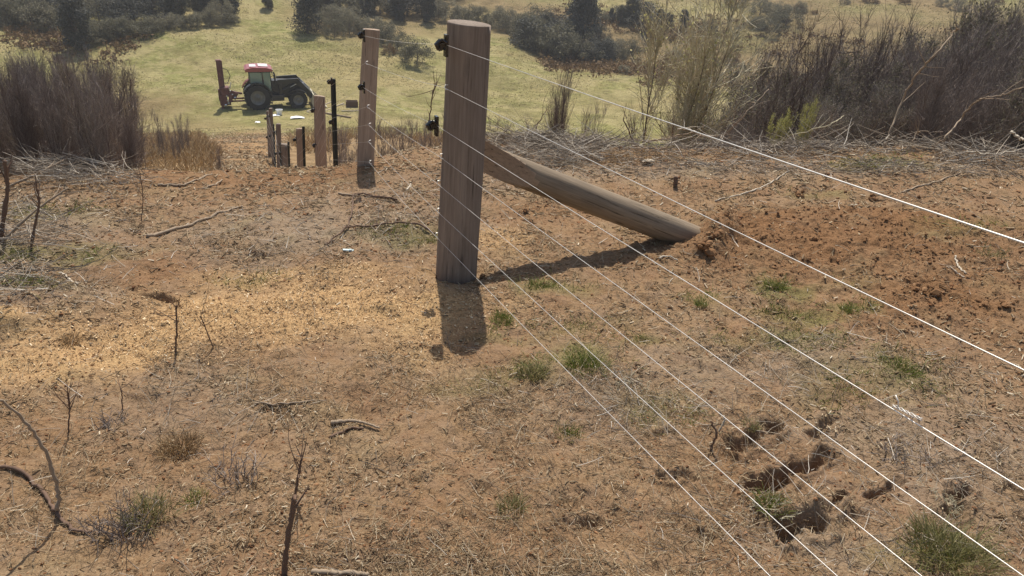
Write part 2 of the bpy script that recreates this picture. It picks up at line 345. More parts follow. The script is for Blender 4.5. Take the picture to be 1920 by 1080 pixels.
M['folA'] = island_mat('dark olive leaf', [(.0, (.075, .072, .05)), (.6, (.155, .145, .092)), (1, (.30, .27, .17))], .7, .2, .3, .35)
M['folB'] = island_mat('grey olive leaf', [(.0, (.13, .12, .085)), (.6, (.23, .21, .14)), (1, (.38, .34, .23))], .7, .2, .3, .35)
M['folC'] = island_mat('brown bracken leaf', [(.0, (.11, .065, .03)), (.6, (.19, .12, .055)), (1, (.30, .20, .10))], .8, .2, .15, .4)
M['folD'] = island_mat('blue dark leaf', [(.0, (.05, .052, .046)), (.6, (.09, .09, .075)), (1, (.16, .155, .12))], .7, .2, .08, .5)
M['white'] = plain('white plastic', (.85, .85, .84), .4, .4, 0, .04)

# ---------------------------------------------------------------- ground
def ground():
    daz = .0021
    azc = np.arange(-math.radians(45), math.radians(46), daz)
    azo = np.arange(azc[-1] + .03, 2 * math.pi + azc[0] - .015, .03); az = np.concatenate([azc, azo])
    r = np.concatenate([[.05, .2, .4, .6, .8, 1.0, 1.15], np.exp(np.arange(math.log(1.22), math.log(10), .0021)), np.exp(np.arange(math.log(10), math.log(140), .0055)), np.exp(np.arange(math.log(140), math.log(300), .03))])
    A, R_ = np.meshgrid(az, r); X = np.sin(A) * R_; Y = np.cos(A) * R_
    red = patches(X, Y, RED[:3] + RED[11:12])
    Z = Hfull(X, Y, red); nr, na = X.shape
    V = np.concatenate([np.stack([X, Y, Z], -1).reshape(-1, 3), [[0, 0, float(Hm(0., 0.))]]])
    i = np.arange(nr - 1)[:, None] * na; j = np.arange(na)[None, :]; j2 = (j + 1) % na
    Q = np.stack([i + j, i + j2, i + na + j2, i + na + j], -1).reshape(-1, 4)[:, ::-1]
    c = nr * na; T = np.stack([np.full(na, c), np.arange(na), (np.arange(na) + 1) % na], -1)[:, ::-1]
    me = mkmesh('ground', V, [Q, T], True)
    # what the surface is made of, vertex by vertex
    wx = X + .10 * vn(X, Y, .35, 91) + .05 * vn(X, Y, .12, 92); wy = Y + .10 * vn(X, Y, .35, 93) + .05 * vn(X, Y, .12, 94)
    n1 = fbm(X, Y, .25, 4, 95)
    mul = np.clip(patches(wx, wy, MULCH) * 1.25 + .35 * n1 - .1, 0, 1); rd = np.clip(patches(wx, wy, RED) * 1.2 + .3 * n1 - .1, 0, 1)
    gr = np.clip(patches(wx, wy, GREEN) * 1.2 + .5 * n1 - .15, 0, 1); gy = np.clip(patches(wx, wy, GREY) + .5 * n1 - .05, 0, 1)
    dirt = sstep(34, 25, R_)          # past the bank the ground is pasture
    azd = np.degrees(np.where(A > math.pi, A - 2 * math.pi, A))
    track = np.exp(-((azd + 20.8 - .8 * vn(X, Y, 6, 96)) / 2.6) ** 4) * sstep(44, 34, R_) * sstep(5.5, 8, R_)
    offt = sstep(8.2, 11, R_) * (1 - track)            # dry grass beside the track on the bank
    past = np.clip(np.maximum(1 - dirt, 0) * (1 - track) + 0, 0, 1)
    brown = np.clip(fbm(X, Y, 14, 3, 97) * 1.8 + .15 + 1.3 * sstep(56, 66, R_) * sstep(-2, 4, azd) * (1 - .8 * sstep(84, 92, R_)) - .8 * sstep(66, 58, R_) * sstep(-24, -18, azd) * 1 + .5 * sstep(36, 28, R_), 0, 1)
    for nm, ch in (('zone_a', (mul, rd, gr, gy)), ('zone_b', (past, brown, offt, np.clip(track, 0, 1)))):
        a = me.attributes.new(nm, 'FLOAT_COLOR', 'POINT'); d = np.zeros((len(V), 4), np.float32)
        for k, q in enumerate(ch): d[:-1, k] = q.ravel()
        a.data.foreach_set('color', d.ravel())
    m, nt, b = newmat('ground soil', .97, .05); L = nt.links
    pos = nt.nodes.new('ShaderNodeNewGeometry').outputs['Position']
    def attr(n):
        a = nt.nodes.new('ShaderNodeAttribute'); a.attribute_name = n; s = nt.nodes.new('ShaderNodeSeparateColor'); L.new(a.outputs['Color'], s.inputs[0]); return s.outputs[0], s.outputs[1], s.outputs[2], a.outputs['Alpha']
    mu, rd, gn, gy = attr('zone_a'); pa, br, of, tk = attr('zone_b')
    nf = noise(nt, 95, 5, pos, .7); nm_ = noise(nt, 14, 5, pos); nl = noise(nt, 2.3, 4, pos)
    mp = nt.nodes.new('ShaderNodeMapping'); mp.inputs['Rotation'].default_value = (0, 0, .5); mp.inputs['Scale'].default_value = (60, 260, 60); L.new(pos, mp.inputs[0]); nst = noise(nt, 1, 3, mp.outputs[0], .6)
    soil = ramp(nt, nf, [(.25, (.125, .075, .040)), (.5, (.240, .152, .083)), (.72, (.37, .26, .155))])
    soil = mixc(nt, ramp(nt, nm_, [(.4, (0, 0, 0)), (.7, (.8, .8, .8))]), soil, (.26, .18, .118))
    soil = mixc(nt, ramp(nt, nl, [(.45, (0, 0, 0)), (.65, (.45, .45, .45))]), soil, (.20, .11, .062))
    redc = ramp(nt, nf, [(.25, (.105, .055, .027)), (.5, (.192, .103, .050)), (.75, (.29, .165, .085))])
    c = mixc(nt, math_(nt, 'MULTIPLY', rd, .85), soil, redc)
    gryc = ramp(nt, nst, [(.3, (.12, .09, .065)), (.5, (.24, .19, .14)), (.72, (.42, .355, .275))])
    c = mixc(nt, math_(nt, 'MULTIPLY', gy, .7), c, gryc)
    mulc = ramp(nt, nf, [(.25, (.26, .145, .07)), (.5, (.43, .275, .135)), (.72, (.60, .43, .235))])
    c = mixc(nt, math_(nt, 'MULTIPLY', mu, .9), c, mulc)
    grc = ramp(nt, nf, [(.3, (.07, .08, .025)), (.6, (.17, .17, .06)), (.8, (.3, .27, .12))])
    c = mixc(nt, math_(nt, 'MULTIPLY', gn, .6), c, grc)
    drc = ramp(nt, noise(nt, 5, 5, pos), [(.3, (.17, .115, .06)), (.6, (.31, .215, .12))])
    c = mixc(nt, of, c, drc)
    ptc = ramp(nt, noise(nt, 1.7, 6, pos, .7), [(.3, (.115, .11, .038)), (.5, (.20, .20, .068)), (.68, (.34, .32, .14))])
    ptc = mixc(nt, ramp(nt, noise(nt, .12, 5, pos, .65), [(.38, (0, 0, 0)), (.62, (.85, .85, .85))]), ptc, (.31, .245, .12))
    ptc = mixc(nt, ramp(nt, noise(nt, .42, 4, pos, .7), [(.46, (0, 0, 0)), (.56, (.6, .6, .6))]), ptc, (.36, .30, .155))
    ptc = mixc(nt, ramp(nt, noise(nt, .23, 5, pos, .7), [(.5, (0, 0, 0)), (.6, (.55, .55, .55))]), ptc, (.15, .135, .052))
    ptc = mixc(nt, ramp(nt, noise(nt, .8, 6, pos, .8), [(.55, (0, 0, 0)), (.66, (.8, .8, .8))]), ptc, (.105, .085, .042))
    brc = ramp(nt, noise(nt, .8, 6, pos, .7), [(.3, (.10, .068, .038)), (.52, (.21, .145, .078)), (.72, (.35, .26, .145))])
    ptc = mixc(nt, math_(nt, 'MULTIPLY', br, .8), ptc, brc)
    c = mixc(nt, math_(nt, 'MULTIPLY', tk, .6), c, ramp(nt, noise(nt, 3.5, 6, pos, .75), [(.32, (.12, .070, .036)), (.5, (.22, .135, .07)), (.68, (.35, .23, .12))]))
    c = mixc(nt, pa, c, ptc)
    L.new(c, b.inputs['Base Color'])
    hgt = math_(nt, 'ADD', math_(nt, 'MULTIPLY', nf, .5), math_(nt, 'ADD', math_(nt, 'MULTIPLY', noise(nt, 260, 3, pos), .12), math_(nt, 'MULTIPLY', noise(nt, 30, 4, pos), .8)))
    bump(nt, b, math_(nt, 'ADD', hgt, math_(nt, 'MULTIPLY', math_(nt, 'MULTIPLY', noise(nt, 2.2, 5, pos, .8), pa), 14)), .8, .02)
    link('ground', me, m, kind='structure')
ground()

# ---------------------------------------------------------------- scattered litter (things nobody could count)
def scatter(n, r0, r1, seed, a0=-42, a1=44, power=1.0):
    g = RS(seed); r = np.exp(math.log(r0) + (math.log(r1) - math.log(r0)) * g.rand(n) ** power); a = np.radians(a0 + (a1 - a0) * g.rand(n))
    return np.sin(a) * r, np.cos(a) * r, g
def strawset(name, n, r0, r1, seed, mat, Lmin, Lmax, rad, label, dens=None, tilt=.30, a0=-42, a1=44, K=3, zoff=.010, cat='litter', wob=.13):
    x, y, g = scatter(n, r0, r1, seed, a0, a1)
    if dens is not None:
        k = g.rand(n) < dens(x, y); x = x[k]; y = y[k]
    n = len(x); z = Hfull(x, y)
    a = g.rand(n) * 6.28; D = np.stack([np.cos(a), np.sin(a), np.abs(g.randn(n)) * tilt], -1)
    L = Lmin + (Lmax - Lmin) * g.rand(n) ** 2.6; r = np.hypot(x, y)
    P = grow(np.stack([x, y, z + zoff * g.rand(n)], -1), D, L, K, 0, wob, g)
    hz = Hfull(P[..., 0].ravel(), P[..., 1].ravel()).reshape(P.shape[:2]); P[..., 2] = np.maximum(P[..., 2], hz + .001 + .003 * g.rand(n)[:, None])
    rr = rad * (.6 + .8 * g.rand(n)) * np.clip(r / 3.2, .8, 3)
    V, F = tubes(P, rr, rr * .6, 3, g, caps=False)
    return link(name, mkmesh(name, V, F), M[mat], kind='stuff', label=label, category=cat)
def clump(x, y, s=.5, lo=.06, wl=.4): return np.clip(.40 + s * 2.6 * fbm(x, y, wl, 3, 131), lo, 1)
strawset('straw_litter', 90000, 1.25, 8.5, 1, 'straw', .008, .085, .0011, 'thin dry straw and stems strewn over the bare brown soil',
         lambda x, y: clump(x, y) * (1 - .72 * np.clip(patches(x, y, RED[:3]), 0, 1)) * (1 - .7 * np.clip(patches(x, y, MULCH) * 1.2, 0, 1)))
strawset('grey_litter', 46000, 1.25, 9.0, 2, 'greystraw', .012, .14, .0012, 'grey dead twigs and stalks matted on the cleared ground',
         lambda x, y: np.clip(patches(x, y, GREY) * 1.2 * (.5 + clump(x, y)) + .05, 0, 1), tilt=.3)
def flakes(name, n, r1, seed, mat, dens, s0, s1, asp, label, a0=-42, a1=44, cat='wood chips', tip=.5, r0=1.25):
    x, y, g = scatter(n, r0, r1, seed, a0, a1); k = g.rand(len(x)) < dens(x, y); x = x[k]; y = y[k]; n = len(x)
    C = np.stack([x, y, Hfull(x, y) + .002 + .006 * g.rand(n)], -1); s = (s0 + s1 * g.rand(n) ** 3) * np.clip(np.hypot(x, y) / 3.2, .68, 5)
    nrm = norm(g.randn(n, 3) * tip + np.array([0, 0, 1])); a = norm(np.cross(nrm, g.randn(n, 3))); b = np.cross(nrm, a)
    a *= (s * 1.3)[:, None]; b *= (s * asp * (.5 + g.rand(n)))[:, None]; h = nrm * (s * .15)[:, None]
    V = np.stack([C - a - b - h, C + a - b * .6 - h, C + a + b - h, C - a + b * .7 - h, C - a - b + h, C + a - b * .6 + h, C + a + b + h * 2, C - a + b * .7 + h], 1).reshape(-1, 3)
    q = np.array([(4, 5, 6, 7), (0, 1, 5, 4), (1, 2, 6, 5), (2, 3, 7, 6), (3, 0, 4, 7)]); F = (q[None] + (np.arange(n) * 8)[:, None, None]).reshape(-1, 4)
    link(name, mkmesh(name, V, F), M[mat], kind='stuff', label=label, category=cat)
flakes('wood_chips', 300000, 9.5, 5, 'chips', lambda x, y: np.clip(patches(x + .08 * vn(x, y, .3, 5), y + .08 * vn(x, y, .3, 6), MULCH) * 1.15 - .02, 0, 1) * clump(x, y, .3, .45, .15), .0018, .0036, .5,
       'band of pale yellow wood chips spread over the track', -40, 6)
flakes('plant_debris', 190000, 9.0, 6, 'straw', lambda x, y: clump(x, y, .6, .12, .25) * (1 - .8 * np.clip(patches(x, y, RED[:3]), 0, 1)) * (1 - .85 * np.clip(patches(x, y, MULCH) * 1.2, 0, 1)), .0022, .0090, .22,
       'short broken bits of straw, bark and leaf lying everywhere on the soil', cat='litter', tip=.2)
flakes('track_chips', 26000, 42, 16, 'straw', lambda x, y: .2 + .6 * (fbm(x, y, 1.5, 2, 17) > .05), .0022, .004, .5, 'wood chips and clods on the far orange track down the bank', -24, -17.5, r0=9.5)
def crumbs(name, n, seed, mat, dens, label, s0, s1, r1=8.5):
    x, y, g = scatter(n, 1.25, r1, seed)
    k = g.rand(n) < dens(x, y); x = x[k]; y = y[k]; n = len(x); s = (s0 + (s1 - s0) * g.rand(n) ** 5) * np.clip(np.hypot(x, y) / 3.5, .75, 2)
    V, F = blobs(np.stack([x, y, Hfull(x, y) + s * .15], -1), s, g)
    link(name, mkmesh(name, V, F), M[mat], kind='stuff', label=label, category='soil')
crumbs('soil_crumbs', 45000, 8, 'crumb', lambda x, y: clump(x, y, .5, .15, .22) * (1 - .5 * patches(x, y, MULCH)), 'small brown soil crumbs lying all over the bare ground', .0018, .009)
crumbs('red_soil_crumbs', 150000, 9, 'redcrumb', lambda x, y: np.clip(patches(x, y, RED[:3] + RED[11:12]) * 1.05 * clump(x, y, .5, .3, .3), 0, 1), 'loose orange red crumbs of the freshly dug soil patch', .0025, .010, 8)
def blades(C, h, g, lean=.5, K=3, rad=.0016, up=.0, per=1):
    n = len(C); D = np.stack([g.randn(n) * lean, g.randn(n) * lean, np.ones(n)], -1); L = h * (.45 + .75 * g.rand(n))
    P = grow(C, D, L, K, -.12 + up, .13, g); return tubes(P, rad, rad * .25, 3, g, caps=False)
def greens():
    x, y, g = scatter(230000, 1.5, 9.5, 12); d = patches(x + .06 * vn(x, y, .2, 15), y + .06 * vn(x, y, .2, 16), GREEN)
    k = g.rand(len(x)) < np.clip(d * 1.3 - .1, 0, 1) * np.clip(.35 + 1.6 * fbm(x, y, .16, 3, 133), 0, 1); x = x[k]; y = y[k]
    C = np.stack([x, y, Hfull(x, y) - .003], -1); rr = np.clip(np.hypot(x, y) / 3.2, .8, 2.4)
    V, F = blades(C, .045 * rr ** .5, g, .8, 3, .0015 * rr)
    link('green_grass', mkmesh('green_grass', V, F), M['grass'], kind='stuff', label='thin low green grass regrowing in patches on the soil', category='grass')
greens()

def tuft_mesh(seed, n, rad, h, br, lean=.55):
    g = RS(seed); a = g.rand(n) * 6.28; q = rad * g.rand(n) ** .6
    C = np.stack([np.cos(a) * q, np.sin(a) * q, np.full(n, -.006)], -1); D = np.stack([C[:, 0] / rad * lean + g.randn(n) * .3, C[:, 1] / rad * lean + g.randn(n) * .3, np.ones(n)], -1)
    P = grow(C, D, h * (.4 + .8 * g.rand(n)), 4, -.13, .12, g); return tubes(P, br, br * .25, 3, g, caps=False)
def placed(name, V, F, mat, label, cat, loc, rz=0, group=None, sc=1.0):
    o = link(name, mkmesh(name, V, F), M[mat], label=label, category=cat, group=group); o.location = [float(v) for v in loc]; o.rotation_euler = (0, 0, rz)
    o.scale = (sc,) * 3 if not isinstance(sc, tuple) else sc; return o
TUFTS = [(1100, 690, .085, .075, 'grass', 'broad bright green grass tuft crossed by the two lowest wires below the post'), (1000, 700, .06, .05, 'sage', 'pale thin grass tuft just right of the thick post shadow end'),
    (1062, 815, .045, .045, 'grass', 'round low green herb tuft left of the lowest wire on bare soil'), (1315, 572, .03, .035, 'grass', 'very small bright green tuft on its own right of the brace shadow'),
    (1453, 538, .055, .05, 'grass', 'green grass tuft at the lower edge of the dug orange soil'), (1592, 582, .04, .04, 'grass', 'small green tuft below the orange soil, rightmost of the row'),
    (1445, 948, .05, .05, 'grass', 'bright green tuft between the hoed slots in the soil'), (1785, 1040, .11, .09, 'sage', 'large dark green grass clump at the bottom right under the wires'),
    (280, 968, .07, .07, 'sage', 'yellowish grass tuft beside the dark twiggy clump in front'), (370, 938, .035, .035, 'grass', 'tiny green tuft left of the upright dark branch'),
    (960, 955, .045, .045, 'sage', 'faded tuft beside a hollow in the front soil'), (1205, 637, .035, .03, 'grass', 'small green tuft between two middle wires'),
    (1010, 535, .06, .035, 'grass', 'low green tuft at the lower edge of the brace shadow'), (940, 600, .05, .05, 'grass', 'green tuft touching the right side of the post shadow'),
    (1690, 690, .08, .04, 'grass', 'low spreading green patch right of the third wire'), (1410, 800, .03, .03, 'sage', 'pale tuft at the head of the upper soil slot'),
    (335, 840, .07, .06, 'drygrass', 'dry straw coloured tuft in the brown foreground soil'), (130, 640, .04, .05, 'drygrass', 'small dry tuft at the left end of the wood chips')]
for k, (px, py, rad, h, mt, lab) in enumerate(TUFTS):
    p = Gf(px, py)[0]; V, F = tuft_mesh(200 + k, int(75 + 5500 * rad * rad * 8), rad, h, .0014)
    placed('grass_tuft', V, F, mt, lab, 'grass tuft', p, group='grass tufts on the cleared soil')

# ---------------------------------------------------------------- fence
def facing(p):
    n = np.array([p[0], p[1], 0.0]); return n / np.linalg.norm(n)
BASE = G(857, 516); _d2 = ray(684, 312); P2 = facing(_d2) * 6.1; P2[2] = float(Hm(P2[0], P2[1]))
fd = P2 - BASE; fd[2] = 0; fd = fd / np.linalg.norm(fd); fn = np.array([fd[1], -fd[0], 0.0])    # fn points away from the camera
def onplane(px, py, p0, n=None):
    n = fn if n is None else n; d = ray(px, py); return EYE + d * (((p0 - EYE) @ n) / (d @ n))
def log_mesh(L, r0, r1, seed, flat=None, bury=.12, rings=40, sides=44, dome=.006, bevel=.006, tip=None):
    """upright log from z=-bury to z=L; flat=(angle, fraction) planes one face"""
    g = RS(seed); zs = np.concatenate([np.linspace(-bury, L - bevel, rings), [L - bevel * .4, L]]); s = (zs + bury) / (L + bury)
    a = np.arange(sides) * 2 * math.pi / sides; ph = g.rand(6) * 6.28
    Z, A = np.meshgrid(zs, a, indexing='ij'); R_ = (r0 + (r1 - r0) * s)[:, None] * (1 + .018 * np.sin(2 * A + ph[0] + Z * .8) + .012 * np.sin(3 * A + ph[1] - Z * 1.7) + .006 * np.sin(9 * A + ph[2] + 2 * Z) + .010 * vn(A * 2.5, Z, .35, seed) + .006 * vn(A * 8, Z * .6, .3, seed + 1))
    R_[-1] *= .985; R_[-1] -= bevel * .5; X = np.cos(A) * R_; Y = np.sin(A) * R_
    if flat:
        for fa, fr in flat:
            c, s_ = math.cos(fa), math.sin(fa); d = X * c + Y * s_; lim = fr * r0 * (1 + .02 * np.sin(Z * 5 + ph[3])); ex = np.maximum(d - lim, 0); X = X - ex * c; Y = Y - ex * s_
    X = X + .006 * np.sin(Z * 2.3 + ph[4]) ; Y = Y + .006 * np.sin(Z * 1.9 + ph[5])
    Zt = Z.copy(); Zt[-2:] += .004 * np.cos(A[-2:] - ph[3])
    V = np.stack([X, Y, Zt], -1).reshape(-1, 3); n = len(zs)
    ctr = V[-sides:].mean(0) + [0, 0, dome]; ring2 = V[-sides:] * .55 + ctr * .45; ring2[:, 2] += dome * .3; V = np.concatenate([V, ring2, [ctr]])
    i = np.arange(n)[:, None] * sides; j = np.arange(sides)[None]; j2 = (j + 1) % sides; Q = np.stack([i + j, i + j2, i + sides + j2, i + sides + j], -1).reshape(-1, 4)
    T = np.stack([n * sides + sides + 0 * j[0], n * sides + j[0], n * sides + j2[0]], -1); return V, [Q, T]
def orient(o, p0, p1):
    v = Vector(p1 - p0); o.rotation_mode = 'QUATERNION'; o.rotation_quaternion = Vector((0, 0, 1)).rotation_difference(v); o.location = [float(c) for c in p0]
class MB:
    def __init__(s): s.v = []; s.f = []
    def add(s, vs, fs):
        o = len(s.v); s.v += [tuple(map(float, v)) for v in vs]; s.f += [tuple(i + o for i in f) for f in fs]
    def box(s, c, d, ax=0.0, ay=0.0, az=0.0, ch=0.0):
        m = Matrix.Rotation(az, 3, 'Z') @ Matrix.Rotation(ay, 3, 'Y') @ Matrix.Rotation(ax, 3, 'X'); c = Vector(c)
        ch = ch or min(d) * .08; vs = []
        for sx in (-1, 1):
            for sy in (-1, 1):
                for sz in (-1, 1):
                    h = (sx * d[0] / 2, sy * d[1] / 2, sz * d[2] / 2)
                    for k in range(3):
                        q = [h[i] - (ch if h[i] > 0 else -ch) if i != k else h[i] for i in range(3)]; vs.append(m @ Vector(q) + c)
        def ix(sx, sy, sz, k): return ((sx > 0) * 4 + (sy > 0) * 2 + (sz > 0)) * 3 + k
        fs = []
        for k in range(3):
            for sg in (-1, 1):
                o = [0, 0, 0]; u, w = [i for i in range(3) if i != k]; loop = []
                for a, b in ((-1, -1), (1, -1), (1, 1), (-1, 1)):
                    o[k] = sg; o[u] = a; o[w] = b; loop.append(ix(*o, k))
                fs.append(loop)
        for k in range(3):
            u, w = [i for i in range(3) if i != k]
            for a in (-1, 1):
                for b in (-1, 1):
                    o = [0, 0, 0]; o[u] = a; o[w] = b; o[k] = -1; o2 = o[:]; o2[k] = 1; fs.append([ix(*o, u), ix(*o2, u), ix(*o2, w), ix(*o, w)])
        for sx in (-1, 1):
            for sy in (-1, 1):
                for sz in (-1, 1): fs.append([ix(sx, sy, sz, 0), ix(sx, sy, sz, 1), ix(sx, sy, sz, 2)])
        s.add(vs, fs); return s
    def tube(s, pts, r, n=8, r1=None):
        P = np.array([pts], float); V, F = tubes(P, [r], [r if r1 is None else r1], n); s.add(V, [list(map(int, q)) for f in F for q in f]); return s
    def prism(s, prof, y0, y1):      # profile in x,z extruded along y
        n = len(prof); s.add([(x, y0, z) for x, z in prof] + [(x, y1, z) for x, z in prof], [list(range(n))[::-1], list(range(n, 2 * n))] + [[i, (i + 1) % n, n + (i + 1) % n, n + i] for i in range(n)]); return s
    def lathe(s, prof, c=(0, 0, 0), n=36, axis='y'):   # profile (radius, along)
        vs = []
        for r, t in prof:
            for k in range(n):
                a = 2 * math.pi * k / n; p = (math.cos(a) * r, t, math.sin(a) * r) if axis == 'y' else (math.cos(a) * r, math.sin(a) * r, t); vs.append((p[0] + c[0], p[1] + c[1], p[2] + c[2]))
        s.add(vs, [[i * n + k, i * n + (k + 1) % n, (i + 1) * n + (k + 1) % n, (i + 1) * n + k] for i in range(len(prof) - 1) for k in range(n)]); return s
    def build(s, name, mat, parent=None, loc=None, smooth=False):
        me = bpy.data.meshes.new(name); me.from_pydata(s.v, [], s.f); me.update()
        import bmesh
        b = bmesh.new(); b.from_mesh(me); bmesh.ops.recalc_face_normals(b, faces=b.faces); b.to_mesh(me); b.free()
        if smooth:
            for p in me.polygons: p.use_smooth = True
        o = link(name, me, mat, parent)
        if loc is not None: o.location = [float(v) for v in loc]
        return o
def insulator_mb(s=1.0):      # claw insulator; local x points away from the post, z up
    m = MB(); m.box((.006 * s, 0, 0), (.012 * s, .032 * s, .085 * s)); m.tube([(0, 0, .028 * s), (.014 * s, 0, .028 * s)], .008 * s, 8); m.tube([(0, 0, -.03 * s), (.013 * s, 0, -.03 * s)], .008 * s, 8)
    m.tube([(.01 * s, 0, .012 * s), (.034 * s, 0, .016 * s), (.045 * s, 0, .004 * s), (.038 * s, 0, -.010 * s), (.022 * s, 0, -.010 * s)], .0105 * s, 8); m.box((.022 * s, 0, .002 * s), (.026 * s, .020 * s, .022 * s), 0, .3)
    m.tube([(.008 * s, -.018 * s, -.012 * s), (.028 * s, -.016 * s, -.020 * s), (.034 * s, -.012 * s, -.006 * s)], .006 * s, 6); m.tube([(.008 * s, .018 * s, .012 * s), (.028 * s, .014 * s, .024 * s), (.036 * s, .010 * s, .014 * s)], .006 * s, 6); return m
WPX = [((681, 67), (836, 84), (1920, 443)), ((685, 118), (832, 164), (1920, 682)), ((681, 164), (818, 235), (1920, 907)), ((688, 200), (823, 293), (1920, 1070)), ((691, 234), (818, 343), (1740, 1080)), ((691, 266), (818, 395), (1579, 1080)), ((692, 304), (815, 441), (1451, 1080))]
PL1 = BASE - fn * .125; PL2 = P2 - fn * .08
WP = [(onplane(*a, PL2), onplane(*b, PL1), onplane(*c, PL1)) for a, b, c in WPX]
def local_add(post_root, mb, name, mat, world_p):     # adds a part to a post at a world point, outward along -fn
    o = mb.build(name, mat, post_root); bpy.context.view_layer.update()
    m = Matrix((( -fn[0], -fd[0], 0, world_p[0]), (-fn[1], -fd[1], 0, world_p[1]), (0, 0, 1, world_p[2]), (0, 0, 0, 1)))
    o.matrix_local = post_root.matrix_world.inverted() @ m; return o
def staple_mb(): return MB().tube([(-.01, -.004, .011), (.004, -.003, .010), (.007, 0, 0), (.004, .003, -.010), (-.01, .004, -.011)], .0019, 6)
# strainer post
mtop = onplane(877.5, 43, BASE, facing(BASE)); ctr = BASE.copy()
post = thing('fence_post', 'thick weathered round strainer post standing in front of all the others, wires running past it', 'fence post', group='wooden posts of the fence')
orient(post, ctr, mtop); Lm = float(np.linalg.norm(mtop - ctr))
link('timber', mkmesh('timber', *log_mesh(Lm, .112, .104, 3), True), M['post'], post)
for k, (a, b, c) in enumerate(WP):
    q = b + fn * .02
    if k in (0, 2): local_add(post, insulator_mb(1.15), 'insulator', M['black'], q + np.array([-.012, 0, -.004]))
    else: local_add(post, staple_mb(), 'staple', M['staple'], b + fn * .012)
# second post, half round
t2 = onplane(697, 55, P2, facing(P2)); post2 = thing('fence_post', 'half round pale post second along the wires, dark shadow on soil at its foot', 'fence post', group='wooden posts of the fence')
orient(post2, P2, t2); L2_ = float(np.linalg.norm(t2 - P2))
link('timber', mkmesh('timber', *log_mesh(L2_, .074, .066, 5, flat=[(math.radians(-95), .62), (math.radians(-172), .85)], dome=.0), True), M['post2'], post2)
for k, (a, b, c) in enumerate(WP):
    if k in (0, 2): local_add(post2, insulator_mb(1.0), 'insulator', M['black'], a + fn * .012)
    else: local_add(post2, staple_mb(), 'staple', M['staple'], a + fn * .01)
# the rest of the line down the bank
LINE = [('G', 625, 148, 'green steel post standing between the second and third wooden posts'), ('A', 600, 180, 'pale half round post just left of the green steel post'), ('W', 569, 237, 'thin dark steel post right of the fourth wooden post'),
    ('B', 561, 241, 'narrow pale wooden post fourth along, a dark steel post at its right edge'), ('W', 541, 266, 'dark steel post third down the bank, right of the fifth wooden post'), ('C', 534, 270, 'brown wooden post fifth along, lowest at the brow of the bank'),
    ('W', 526, 268, 'thin steel post left of the fifth wooden post'), ('D', 521, 232, 'brown wooden post sixth along, half way down the orange track'), ('W', 513, 233, 'dark steel post left of the sixth wooden post'),
    ('E', 508, 203, 'slim round wooden post last but one before the tractor'), ('E', 502, 208, 'farthest slim wooden post down the track near the tractor')]
LP = []
for k, (ty, px, py, lab) in enumerate(LINE):
    t = onplane(px, py, P2); g0 = np.array([t[0], t[1], float(Hm(t[0], t[1]))]); lean = -fn * .03
    if ty in 'GW':
        r_ = thing('steel_post', lab, 'steel post', group='dark steel posts of the fence'); orient(r_, g0 + lean * (1 if k else .3), t); L = float(np.linalg.norm(t - g0)); m = MB(); w = .028 if ty == 'G' else .02
        for a in (90, 210, 330):
            ca, sa = math.cos(math.radians(a)), math.sin(math.radians(a)); m.box((ca * w * .5, sa * w * .5, L / 2 - .1), (w, .006, L + .2), 0, 0, math.radians(a))
        for z in np.arange(.12, L, .09): m.box((0, w * .62, z), (.012, .010, .012))
        m.build('steel_section', M['steelgreen'], r_); bpy.context.view_layer.update()
        if ty == 'G':
            for hh in (.03, .42): local_add(r_, insulator_mb(1.0), 'insulator', M['black'], t - fn * .012 - np.array([0, 0, hh]))
    else:
        r_ = thing('fence_post', lab, 'fence post', group='wooden posts of the fence'); orient(r_, g0 + lean, t); L = float(np.linalg.norm(t - g0)); rr = {'A': .064, 'B': .052, 'C': .064, 'D': .046, 'E': .036}[ty]
        fl = [(math.radians(-90), .55)] if ty in 'AB' else ([(math.radians(-100), .7)] if ty in 'CD' else None)
        link('timber', mkmesh('timber', *log_mesh(L, rr, rr * .95, 10 + k, flat=fl, rings=14, sides=24), True), M['post2'] if ty in 'AB' else M['post'], r_); bpy.context.view_layer.update()
        for hh in (.16, .55): local_add(r_, insulator_mb(1.1), 'insulator', M['black'], t - fn * (rr - .01) - np.array([0, 0, hh]))
    LP.append((t, g0))
# brace
Bb = G(1302, 452); Bb = Bb + np.array([0, 0, .0])
bt = onplane(890, 287, BASE + np.array([0, .20, 0]), facing(BASE)); bt2 = onplane(905, 289, BASE + np.array([0, .16, 0]), facing(BASE))
def brace():
    L = float(np.linalg.norm(bt - Bb)) + .02; V, F = log_mesh(L, .086, .079, 31, bury=.16, rings=50, dome=.0)
    # long slanting cut that lets the end sit against the post
    r_ = thing('brace_post', 'long round brace leaning from the thick post down into the orange soil', 'brace', group=None); orient(r_, Bb, bt)
    bpy.context.view_layer.update(); mi = r_.matrix_world.inverted()
    nw = Vector((-.35, -.92, .12)).normalized(); nl = (mi.to_3x3() @ nw).normalized(); p = mi @ Vector(bt + np.array([.30, .02, -.09]) - np.array(nw) * -.075)
    nlt = Vector((nl.x, nl.y, 0.26)).normalized()
    pl = np.array([nlt.x, nlt.y, nlt.z]); pp = np.array([nl.x, nl.y, 0]) * .085 + np.array([0, 0, L - .34]); d = (V - pp) @ pl; ex = np.maximum(d, 0)[:, None]
    V = V - ex * pl
    me = mkmesh('timber', V, F, False); me.materials.append(M['brace']); me.materials.append(M['cutwood'])
    fc = np.array([np.array(q.center) for q in me.polygons]); onp = np.abs((fc - pp) @ pl) < .004
    for q, c in zip(me.polygons, onp): q.material_index = 1 if c else 0; q.use_smooth = not c
    link('timber', me, None, r_)
brace()
